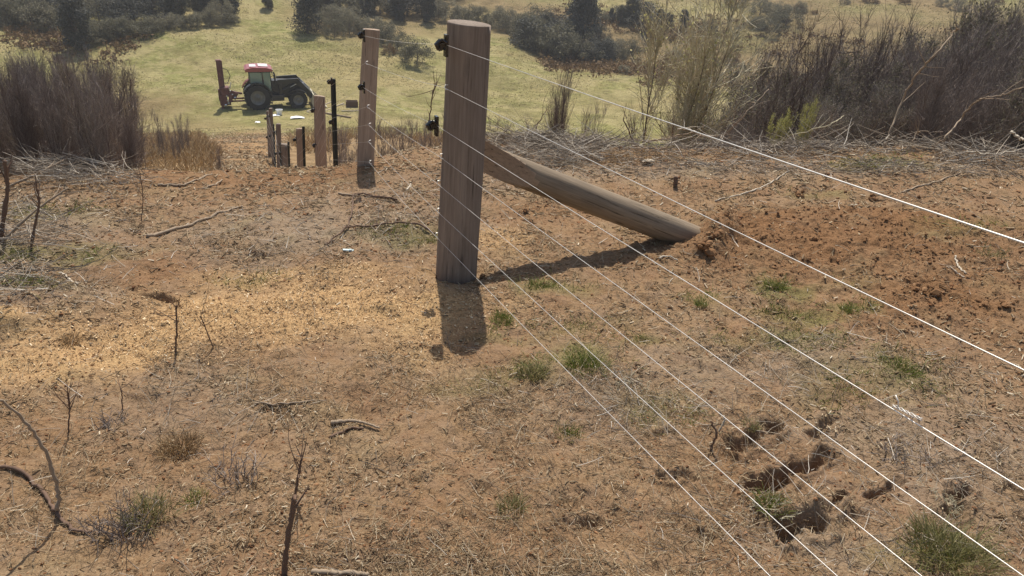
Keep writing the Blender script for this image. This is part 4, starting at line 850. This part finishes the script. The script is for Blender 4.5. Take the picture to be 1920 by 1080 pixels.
limb([(990, 285), (1010, 225), (1030, 200)], .006, .003, 'stickdark', 'thin dark stem leaning left of the broom shaped bush', 8.2, 5)
limb([(1280, 300), (1260, 262), (1262, 225)], .007, .004, 'stickdark', 'dark snag right of the forked stub', 8.0, 5)
limb([(800, 240), (806, 215), (812, 170), (815, 160)], .010, .006, 'stickdark', 'leaning dark stem just left of the thick post', 10.5, 14)

# ---------------------------------------------------------------- far bush: trees and rounded shrubs, each with its own crown and trunk
def crown(seed, shape, n, leaf):
    g = RS(seed)
    if shape == 'cone': nc = 60; t = g.rand(nc) ** .8; a = g.rand(nc) * 6.28; rr = .33 * (1 - t) ** .6 * (.35 + .45 * g.rand(nc)); C = np.stack([np.cos(a) * rr, np.sin(a) * rr, .12 + .88 * t], -1); cr = .11 + .07 * (1 - t)
    elif shape == 'plume': nc = 60; t = g.rand(nc); a = g.rand(nc) * 6.28; rr = .22 * np.sin(np.clip(t * 2.6 + .4, 0, 3.1)) ** .6 * (.5 + .5 * g.rand(nc)); C = np.stack([np.cos(a) * rr, np.sin(a) * rr, .08 + .92 * t], -1); cr = .07 + .04 * g.rand(nc)
    else: nc = 46; d = norm(g.randn(nc, 3)); d[:, 2] = np.abs(d[:, 2]); C = d * (.30 + .24 * g.rand(nc))[:, None] * np.array([1.15, 1.15, 1.45]) + [0, 0, .12]; cr = .11 + .09 * g.rand(nc)
    i = g.randint(0, nc, n); d = norm(g.randn(n, 3)) * (g.rand(n) ** .4)[:, None] * cr[i][:, None]; L = C[i] + d; L = L[L[:, 2] > -.02]
    return leaves(L, leaf, g, .4, .55), C
def trunk(seed, C, bare=False):
    g = RS(seed); k = g.choice(len(C), 9, replace=False); S = np.array([[[0, 0, -.06], [.01, 0, .2], [.0, .01, .45], [0, 0, .75]]]); B = []
    for q in C[k]: s = np.array([0, 0, min(.6, q[2] * .6)]); B.append([s, s * .5 + q * .5 + g.randn(3) * .02, q])
    return merge(tubes(S, [.028], [.008], 7), tubes(np.array(B), .009, .003, 4, g))
CR = {}
def far_tree(shape, fol, px, py, h, label, group, wide=1.0, name=None):
    p = G(px, py); p = np.array([p[0], p[1], float(Hm(p[0], p[1])) - .05]); key = (shape, fol, rnd.randint(0, 2)); name = name or {'cone': 'dark_tree', 'plume': 'upright_tree', 'round': 'bush'}[shape]; cat = 'bush' if shape == 'round' else 'tree'
    sc = (h * wide, h * wide, h); rz = rnd.uniform(0, 6.28)
    if key not in CR:
        s = 500 + len(CR) * 3; (V, F), C = crown(s, shape, {'cone': 11000, 'plume': 9000, 'round': 5200}[shape], .018 if shape != 'round' else .020)
        r_ = thing(name, label, cat, p, rz, group, sc); link('crown', mkmesh('crown', V, F), M[fol], r_); link('trunk', mkmesh('trunk', *trunk(s, C)), M['bark'], r_); CR[key] = r_; return r_
    r_ = dup(CR[key], label, p, rz, sc, group); r_.name = name; r_['category'] = cat; return r_
def pxh(px, py, hp):       # metres for a height in photo pixels
    p = G(px, py); return hp / FPX * float((p - EYE) @ FW)
HG = 'native bush on the far hillside'
# named ones first: (shape, foliage, x, base y, height px, width factor, label)
for (sh, fo, px, py, hp, wd, lab) in [
    ('plume', 'folD', 150, 95, 95, 1.15, 'dark upright tree in front of the top left bush, its shadow on the pasture'), ('cone', 'folD', 577, 62, 100, .9, 'big black conical tree at the top edge, left of the second post'),
    ('plume', 'folD', 433, 32, 70, 1.1, 'dark upright tree at the right end of the top left bush'), ('plume', 'folA', 503, 16, 50, 1.0, 'small dark tree at the top edge above the tractor'),
    ('cone', 'folD', 1086, 82, 110, 1.05, 'big black conical tree at the top edge right of centre'), ('plume', 'folD', 802, 42, 80, .75, 'dark slender tree at the top edge, left of the thick post'), ('plume', 'folD', 748, 38, 70, .9, 'dark tree at the top edge above the wires'),
    ('plume', 'folD', 686, 38, 60, .8, 'dark narrow tree just behind the top of the second post'), ('round', 'folA', 782, 122, 58, 1.0, 'large rounded dark bush in the pasture between the two near posts'), ('round', 'folC', 853, 152, 34, .7, 'small brown bush at the left edge of the thick post'),
    ('round', 'folA', 1186, 114, 46, .85, 'lone rounded dark bush on the brown slope'), ('round', 'folD', 1209, 78, 22, .7, 'small dark bush above the lone rounded one'), ('round', 'folA', 1326, 62, 34, .9, 'dark bush right of the feathery tall tree'),
    ('round', 'folA', 1442, 64, 40, .9, 'dark bush left of the leaning bare saplings'), ('round', 'folA', 75, 62, 22, 1.1, 'small dark bush in front of the orange bracken at top left'), ('round', 'folB', 655, 62, 45, 1.0, 'olive bush left of the second post top'), ('round', 'folA', 628, 70, 38, 1.0, 'low dark bush right of the big conical tree')]:
    far_tree(sh, fo, px, py, pxh(px, py, hp), lab, HG, wd)
def row(pts, n, hp, fols, lab, group=HG, jit=7, seed=0, w=(1.0, 1.45), shapes=('round',)):
    g = RS(900 + seed); X = np.array(pts, float); s = np.linspace(0, len(X) - 1, n)
    for k, t in enumerate(s):
        x = np.interp(t, range(len(X)), X[:, 0]) + g.uniform(-jit, jit); y = np.interp(t, range(len(X)), X[:, 1]) + g.uniform(-jit, jit) * .4; y = max(y, -58)
        hh = pxh(x, y, hp * 1.12 * g.uniform(.55, 1.35)); far_tree(shapes[g.randint(len(shapes))], fols[g.randint(len(fols))], x, y, hh, lab, group, g.uniform(*w))
row([(-30, 50), (40, 46), (110, 52)], 6, 40, ('folA', 'folB'), 'bush on the lower edge of the top left bush, left of the dark upright tree', seed=1)
row([(165, 78), (215, 72), (290, 62)], 8, 34, ('folA', 'folB'), 'low bush on the curved front edge of the top left bush', seed=2, jit=4)
row([(300, 52), (350, 50), (420, 42)], 7, 34, ('folA', 'folB', 'folB'), 'olive bush at the right end of the top left bush', seed=3)
row([(-20, 30), (100, 32), (220, 40), (330, 32), (410, 24)], 15, 44, ('folA', 'folB', 'folD'), 'bush in the thick of the top left bush, middle row', seed=4, shapes=('round', 'round', 'plume'))
row([(-20, 8), (100, 10), (230, 14), (340, 8), (410, 4)], 15, 42, ('folA', 'folB'), 'bush in the thick of the top left bush, upper row', seed=5)
row([(-20, -18), (200, -12), (430, -16)], 13, 40, ('folA', 'folB'), 'bush at the top edge above the top left bush', seed=6)
row([(598, 60), (640, 45), (700, 62), (728, 82)], 8, 32, ('folA', 'folB'), 'bush in the belt behind the second post', seed=7)
row([(600, 28), (660, 22), (730, 24), (820, 28)], 11, 40, ('folA', 'folB', 'folD'), 'bush in the belt above the second post', seed=8, shapes=('round', 'plume'))
row([(600, -6), (720, -8), (840, -4)], 8, 38, ('folA', 'folB'), 'bush at the top edge above the second post', seed=9)
row([(735, 100), (750, 92), (765, 105)], 3, 26, ('folA', 'folC'), 'scrubby bush beside the large rounded dark bush', seed=10)
row([(840, 38), (900, 44), (960, 56), (1000, 70)], 10, 30, ('folA', 'folB'), 'bush in the belt right of the thick post top', seed=11)
row([(985, 78), (1020, 100), (1060, 112), (1110, 116), (1135, 110)], 10, 48, ('folD', 'folA'), 'dark bush in the gully below the right conical tree', seed=12)
row([(1000, 62), (1050, 70), (1120, 76)], 6, 40, ('folD', 'folA'), 'dark bush behind the gully bushes at the right conical tree', seed=13)
row([(1125, 38), (1170, 44), (1215, 50), (1275, 55)], 10, 34, ('folA', 'folD'), 'dark bush in the row along the upper terrace', seed=14, shapes=('round', 'plume'))
row([(1150, 130), (1160, 100), (1140, 85)], 4, 22, ('folC', 'folB'), 'brownish scrub right of the gully bushes', seed=15, jit=24)
row([(1240, 118), (1290, 110), (1340, 122), (1400, 128)], 8, 24, ('folC', 'folB', 'folC'), 'brown scrub bush on the slope behind the feathery tree', seed=16, jit=24)
row([(1395, 8), (1430, 30), (1470, 40), (1400, 45)], 8, 26, ('folB', 'folA'), 'bush on the top right slope', seed=17, jit=24)
row([(1480, 10), (1600, 18), (1760, 14), (1850, 10)], 10, 16, ('folC', 'folB'), 'low brown scrub at the top right edge', seed=18, jit=38)
row([(20, 60), (60, 66), (110, 68), (128, 66)], 6, 13, ('folC',), 'orange brown bracken clump at the top left pasture edge', seed=19)
row([(870, 118), (850, 100), (880, 75), (860, 140)], 5, 12, ('folC',), 'brown bracken clump just right of the large rounded bush', seed=20, jit=10)

def bracken():
    g = RS(91); n = 2600; r = 55 + 40 * g.rand(n); az = 1 + 27 * g.rand(n); x = np.sin(np.radians(az)) * r; y = np.cos(np.radians(az)) * r
    k = g.rand(n) < np.clip(.25 + 1.8 * fbm(x, y, 9, 3, 19), 0, 1) * (sstep(58, 66, r) + .12) * (1 - .85 * sstep(82, 90, r)); x = x[k]; y = y[k]
    x = np.concatenate([x, np.sin(np.radians(-36 + 9 * g.rand(120))) * 66]); y = np.concatenate([y, np.cos(np.radians(-36 + 9 * g.rand(120))) * (66 + 5 * g.rand(120))])[:len(x)]
    n = len(x); z = Hm(x, y); m = 34; C = np.repeat(np.stack([x, y, z], -1), m, 0); s = np.repeat(.35 + .9 * g.rand(n) ** 2, m); d = norm(g.randn(n * m, 3)) * (g.rand(n * m) ** .5)[:, None] * s[:, None] * np.array([1.3, 1.3, .6]); d[:, 2] = np.abs(d[:, 2])
    V, F = leaves(C + d, .13, g, .3, .5); link('bracken_cover', mkmesh('bracken_cover', V, F), M['folC'], kind='stuff', label='brown bracken and rough scrub covering the far slope', category='bracken')
bracken()
# ---------------------------------------------------------------- tractor with loader and post driver
def tractor():
    P = {k: v for k, v in dict(red=plain('faded red paint', (.30, .07, .075), .3, .5), dark=plain('black machine paint', (.012, .012, .014), .4, .5), tyre=plain('dusty tyre rubber', (.035, .033, .032), .85, .2), rim=plain('grey rim', (.17, .165, .155), .5, .4),
        rust=plain('brown red mast paint', (.13, .05, .045), .6, .3), chrome=plain('bright steel', (.75, .75, .74), .2, .6, .7), pale=plain('worn bucket steel', (.50, .45, .33), .5, .4), maroon=plain('dark red paint', (.16, .02, .02), .35, .5), whitep=plain('white panel', (.62, .56, .56), .4, .4, 0, .04)).items()}
    gl, nt, b = newmat('cab glass', .08, .6); b.inputs['Base Color'].default_value = (.25, .36, .31, 1); b.inputs['Alpha'].default_value = .55
    rear = G(486, 206); a = G(548, 203); fwd = a - rear; yaw = math.radians(22)
    fx = np.array([math.cos(yaw), math.sin(yaw), 0]); left = np.array([-fx[1], fx[0], 0]); org = rear + left * .85
    z0 = [float(Hm(*(org + left * s * .85 + fx * l)[:2])) for l, s in ((0, 1), (0, -1), (2.65, 1), (2.65, -1))]
    t = thing('tractor', 'dark farm tractor with red cab roof, front loader and rear post driver on pasture', 'tractor', (org[0], org[1], (z0[0] + z0[1]) / 2 - .03))
    pitch = math.atan2((z0[2] + z0[3] - z0[0] - z0[1]) / 2, 2.65); rollt = math.atan2((z0[0] + z0[2] - z0[1] - z0[3]) / 2, 1.7)
    t.rotation_euler = (rollt * .7, -pitch, yaw); t.scale = (.90,) * 3
    def wheel(x, y, r, w):
        m = MB(); pr = [(r * .56, -w / 2 * .85), (r * .80, -w / 2), (r * .95, -w / 2 * .92), (r * .975, -w * .3), (r * .975, w * .3), (r * .95, w / 2 * .92), (r * .80, w / 2), (r * .56, w / 2 * .85)]; m.lathe(pr, (0, 0, 0), 40)
        for k in range(22):
            for s in (-1, 1):
                an = 2 * math.pi * (k + (.5 if s > 0 else 0)) / 22; m.box((math.cos(an) * r * .985, s * w * .24, math.sin(an) * r * .985), (.05, w * .46, .06), 0, -an, 0)
        o = m.build('tyre', P['tyre'], t, (x, y, r), False)
        q = MB(); sy = -1 if y < 0 else 1; q.lathe([(r * .58, -w / 2 * .8), (r * .58, w / 2 * .8)], (0, 0, 0), 32); q.lathe([(.001, sy * w * .18), (r * .16, sy * w * .2), (r * .2, sy * w * .1), (r * .42, sy * w * .05), (r * .5, sy * w * .3), (r * .58, sy * w * .4)], (0, 0, 0), 32); q.lathe([(.001, sy * w * .3), (r * .12, sy * w * .28), (r * .13, sy * w * .1)], (0, 0, 0), 16)
        q.build('rim', P['rim'], o, None, True)
    for y in (-.87, .87): wheel(0, y, .86, .52); wheel(2.65, y, .62, .44)
    MB().box((1.0, 0, .85), (3.0, .55, .42)).box((2.65, 0, .62), (.2, 1.3, .22)).box((0, 0, .86), (.35, 1.2, .35)).box((1.3, -.55, .75), (.9, .45, .42)).box((1.3, .55, .75), (.9, .45, .42)).build('chassis', P['dark'], t)
    MB().prism([(1.02, 1.15), (1.02, 1.86), (1.8, 1.84), (2.6, 1.74), (3.1, 1.58), (3.18, 1.3), (3.15, .95), (1.6, .95)], -.42, .42).build('bonnet', P['dark'], t)
    MB().box((3.19, 0, 1.2), (.05, .6, .45)).build('grille', P['rim'], t)
    for y in (-.28, .28): MB().box((3.16, y, 1.48), (.06, .18, .1)).build('headlight', P['whitep'], t)
    c = MB()
    for x, xt, y in ((-.42, -.38, .74), (.45, .42, .78), (1.05, .92, .62)):
        for s in (-1, 1): c.tube([(x, s * y, 1.15), (xt, s * y * .93, 2.5)], .04, 6)
    c.box((.3, 0, 1.1), (1.45, 1.5, .16)).box((.95, 0, 1.2), (.12, 1.2, .2)).box((.28, 0, 2.5), (1.45, 1.35, .07)); cab = c.build('cab_frame', P['dark'], t)
    MB().box((.02, -.76, 1.86), (.78, .015, 1.2)).box((.72, -.70, 1.78), (.46, .015, 1.36), 0, 0, .22).build('side_window', gl, t); MB().box((.02, .76, 1.86), (.78, .015, 1.2)).box((.72, .70, 1.78), (.46, .015, 1.36), 0, 0, -.22).build('side_window', gl, t)
    MB().box((.99, 0, 1.85), (.015, 1.1, 1.25), 0, -.09).build('windscreen', gl, t); MB().box((-.41, 0, 1.9), (.015, 1.3, 1.05)).build('rear_window', gl, t)
    MB().box((-.02, 0, 1.45), (.5, .5, .14)).box((-.22, 0, 1.8), (.14, .48, .6), 0, -.15).build('seat', P['dark'], t); MB().tube([(.6, 0, 1.2), (.5, 0, 1.75)], .03).lathe([(.17, 1.75), (.19, 1.77), (.17, 1.79)], (.48, 0, 0), 18, 'z').build('steering_wheel', P['dark'], t)
    rf = MB().prism([(-.62, 2.54), (-.66, 2.66), (-.5, 2.76), (-.1, 2.82), (.7, 2.80), (1.08, 2.70), (1.16, 2.60), (1.1, 2.54)], -.80, .80).build('roof', P['red'], t); MB().box((.55, .05, 2.825), (.62, .95, .03), 0, .07).box((-.12, -.1, 2.835), (.42, .85, .03)).build('roof_panel', P['whitep'], rf)
    for s in (-1, 1):
        MB().box((1.12, s * .62, 2.62), (.06, .16, .09)).build('work_light', P['whitep'], t)
        m = MB(); pr = []
        for k in range(12):
            a = math.radians(-5 + 165 * k / 11); pr.append((math.cos(a) * .98, .86 + math.sin(a) * .98))
        pr2 = [(x * .95, .86 + (z - .86) * .95) for x, z in pr]; m.prism(pr + pr2[::-1], s * .62, s * 1.14); m.build('mudguard', P['dark'] if s < 0 else P['maroon'], t)  # near guard black, its shade put into the colour; far one dark red
        m = MB(); pr = []
        for k in range(8):
            a = math.radians(15 + 130 * k / 7); pr.append((2.65 + math.cos(a) * .72, .62 + math.sin(a) * .72))
        pr2 = [(2.65 + (x - 2.65) * .95, .62 + (z - .62) * .95) for x, z in pr]; m.prism(pr + pr2[::-1], s * .68, s * 1.08); m.build('front_mudguard', P['dark'], t)
        MB().tube([(1.0, s * .7, 2.2), (1.15, s * 1.0, 2.3), (1.15, s * 1.02, 2.1)], .018).box((1.16, s * 1.04, 2.25), (.05, .2, .32)).build('mirror', P['dark'], t)
        m = MB().box((1.55, s * .6, 1.15), (.2, .16, 1.0)).box((2.1, s * .6, 1.84), (1.4, .15, .30), 0, -.05).box((3.15, s * .6, 1.30), (1.5, .15, .34), 0, .86).tube([(1.6, s * .6, 1.2), (2.6, s * .6, 1.72)], .05).box((2.75, s * .6, 1.78), (.25, .15, .3), 0, .5); arm = m.build('loader_arm', P['dark'], t)
        MB().tube([(2.2, s * .6, 1.42), (2.75, s * .6, 1.7)], .028).tube([(2.9, s * .6, 1.85), (3.65, s * .6, 1.05)], .026).build('ram', P['chrome'], arm)
    MB().box((3.0, 0, 1.45), (.12, 1.2, .12)).build('cross_tube', P['dark'], t)
    MB().prism([(3.65, .10), (3.55, .42), (3.68, .95), (3.74, .95), (3.63, .45), (3.72, .16), (4.55, .06), (4.6, .02)], -1.0, 1.0).prism([(3.6, .1), (3.55, .42), (3.7, .92), (4.1, .6), (4.55, .04)], -1.03, -1.0).prism([(3.6, .1), (3.55, .42), (3.7, .92), (4.1, .6), (4.55, .04)], 1.0, 1.03).build('bucket', P['pale'], t)
    MB().tube([(1.25, -.5, 1.6), (1.25, -.5, 2.25), (1.18, -.5, 2.45)], .055, 10).build('exhaust', P['dark'], t); MB().box((.75, -.82, .75), (.35, .3, .05)).box((.75, -.84, .45), (.35, .28, .05)).box((.58, -.84, .6), (.04, .26, .4)).box((.92, -.84, .6), (.04, .26, .4)).build('cab_step', P['rim'], t)
    # post driver on the rear linkage
    d = MB().box((-2.25, -.15, 1.72), (.30, .30, 2.95)).box((-2.25, -.15, 3.22), (.34, .34, .08)).box((-2.06, -.15, 1.95), (.08, .18, 2.5)).build('driver_mast', P['rust'], t)
    MB().tube([(-2.08, -.2, 2.75), (-1.75, -.2, 2.6), (-1.6, -.2, 2.2), (-1.8, -.2, 1.75), (-2.0, -.2, 1.7)], .022, 6).build('hose', P['dark'], d); MB().box((-2.42, -.15, .95), (.16, .34, .75)).build('hammer', P['rust'], d)
    f = MB().box((-1.75, 0, .75), (.25, 1.1, .5)).box((-1.4, 0, 1.05), (.9, .12, .12), 0, .2).box((-1.3, .4, .55), (1.0, .1, .1)).box((-1.3, -.4, .55), (1.0, .1, .1)).box((-2.0, .1, .35), (.5, .9, .16)).box((-2.3, -.35, .2), (.14, .14, .5)).box((-2.3, .35, .2), (.14, .14, .5)).box((-2.05, -.1, 1.2), (.55, .7, .55)).box((-2.2, -.1, .6), (.5, .6, .7)).box((-1.55, -.35, .95), (.5, .08, .5), 0, .5).build('driver_frame', P['rust'], t)
    v = MB()
    for k, (x, y, z) in enumerate([(-1.8, -.3, 1.35), (-1.7, -.32, 1.2), (-1.95, -.42, .9), (-1.8, -.42, .8), (-1.6, -.4, 1.0), (-1.95, -.42, .62), (-1.72, -.42, .55), (-1.45, -.45, .8), (-2.1, -.4, .3), (-1.9, -.5, .45)]): v.box((x, y, z), (.13, .08, .09), .3 * k, .2, .4 * k)
    for y in (-.3, -.1, .1, .3): v.tube([(-1.75, y, 1.3), (-1.6, y, 1.7)], .015)
    v.tube([(-1.95, -.35, .5), (-1.5, -.35, 1.15)], .03).tube([(-1.85, .3, .5), (-1.45, .3, 1.1)], .03); v.build('valve_bank', P['chrome'], f)
    return t
tractor()
# gear on the grass by the tractor
def put(name, mb, mat, lab, cat, px, py, rz=0.0):
    o = mb.build(name, mat); p = G(px, py); o.location = [float(v) for v in p]; o.rotation_euler = (0, 0, rz); o['label'] = lab; o['category'] = cat; return o
def lath(name, a, b, lab, w=.05, mat=None):
    q = gnd_of(Hm, [a[0], b[0]], [a[1], b[1]]); o = MB().box((0, 0, 0), (float(np.linalg.norm(q[1] - q[0])), w, w)).build(name, mat or M['stickpale']); m = (q[0] + q[1]) / 2; m[2] += w * .6; d = q[1] - q[0]
    o.location = [float(v) for v in m]; o.rotation_euler = (0, -math.atan2(d[2], math.hypot(d[0], d[1])), math.atan2(d[1], d[0])); o['label'] = lab; o['category'] = 'batten'; o['group'] = 'battens laid out on the grass'
for a, b, l in [((575, 210), (621, 192), 'pale batten on the grass left of the green steel post, nearest the loader'), ((606, 210), (645, 194), 'pale batten slanting up to the right just past the green steel post'), ((575, 211), (622, 213), 'pale batten lying level by the foot of the loader'), ((640, 209), (690, 208), 'pale batten lying level right of the green steel post'),
    ((640, 197), (668, 198), 'upper level batten towards the second post')]: lath('batten', a, b, l)
lath('rail', (607, 213), (658, 222), 'dark wooden rail lying behind the green steel post', .09, M['stick'])
def sheet(px, py, w, d, h, lab, name='plastic_sheet', cat='sheet', seed=0):
    g = RS(seed); n = 12; u, v = np.meshgrid(np.linspace(-1, 1, n), np.linspace(-1, 1, n)); z = h * (1 - .6 * (u * u + v * v) / 2) * (.35 + .65 * (vn(u, v, .5, seed + 3) * .5 + .5)); edge = 1 + .25 * vn(u + 3, v, .6, seed)
    V = np.stack([u * w / 2 * edge, v * d / 2 * edge, z], -1).reshape(-1, 3); Vb = V.copy(); Vb[:, 2] -= .01; i = (np.arange(n - 1)[:, None] * n + np.arange(n - 1)[None]).ravel(); Q = np.stack([i, i + 1, i + n + 1, i + n], -1)
    placed(name, np.concatenate([V, Vb]), [np.concatenate([Q, Q[:, ::-1] + n * n])], 'white', lab, cat, G(px, py), .4)
sheet(557, 222, .75, .5, .16, 'crumpled white plastic bag on the grass left of the third wooden post', seed=1, name='plastic_bag', cat='bag'); sheet(517, 217, .4, .35, .1, 'white sheet lying below the white bucket by the tractor', seed=2); sheet(483, 230, .3, .25, .1, 'scrap of white plastic in front of the tractor rear wheel', seed=3)
put('bucket', MB().lathe([(.001, .02), (.14, .0), (.20, .30), (.21, .31), (.19, .31), (.13, .03), (.001, .03)], (0, 0, 0), 20, 'z'), M['white'], 'white bucket on the grass in the tractor shadow edge', 'bucket', 524, 215)
put('crate', MB().box((0, 0, .03), (.7, .5, .05)).box((0, .25, .2), (.7, .04, .34)).box((0, -.25, .2), (.7, .04, .34)).box((.35, 0, .2), (.04, .46, .34)).box((-.35, 0, .2), (.04, .46, .34)), M['stickdark'], 'brown open crate on the grass left of the second post', 'crate', 660, 200, .3)

# ---------------------------------------------------------------- added haze volume, lifts the dark tones and softens the distance
hz = bpy.data.materials.new('haze'); hz.use_nodes = True; _n = hz.node_tree; _n.nodes.clear(); _o = _n.nodes.new('ShaderNodeOutputMaterial'); _v = _n.nodes.new('ShaderNodeVolumePrincipled')
_v.inputs['Color'].default_value = (.93, .94, .97, 1); _v.inputs['Density'].default_value = .0008; _v.inputs['Anisotropy'].default_value = .2; _n.links.new(_v.outputs[0], _o.inputs['Volume'])
_z0, _z1 = -12.0, 26.0; _w = 310.0
_hv = [(x * _w, y * _w, z) for x in (-1, 1) for y in (-1, 1) for z in (_z0, _z1)]
_hm = bpy.data.meshes.new('haze'); _hm.from_pydata(_hv, [], [(0, 1, 3, 2), (4, 6, 7, 5), (0, 4, 5, 1), (2, 3, 7, 6), (0, 2, 6, 4), (1, 5, 7, 3)]); _hm.update(); link('haze', _hm, hz, kind='stuff', label='thin pale haze added over the valley to soften the distance', category='haze')
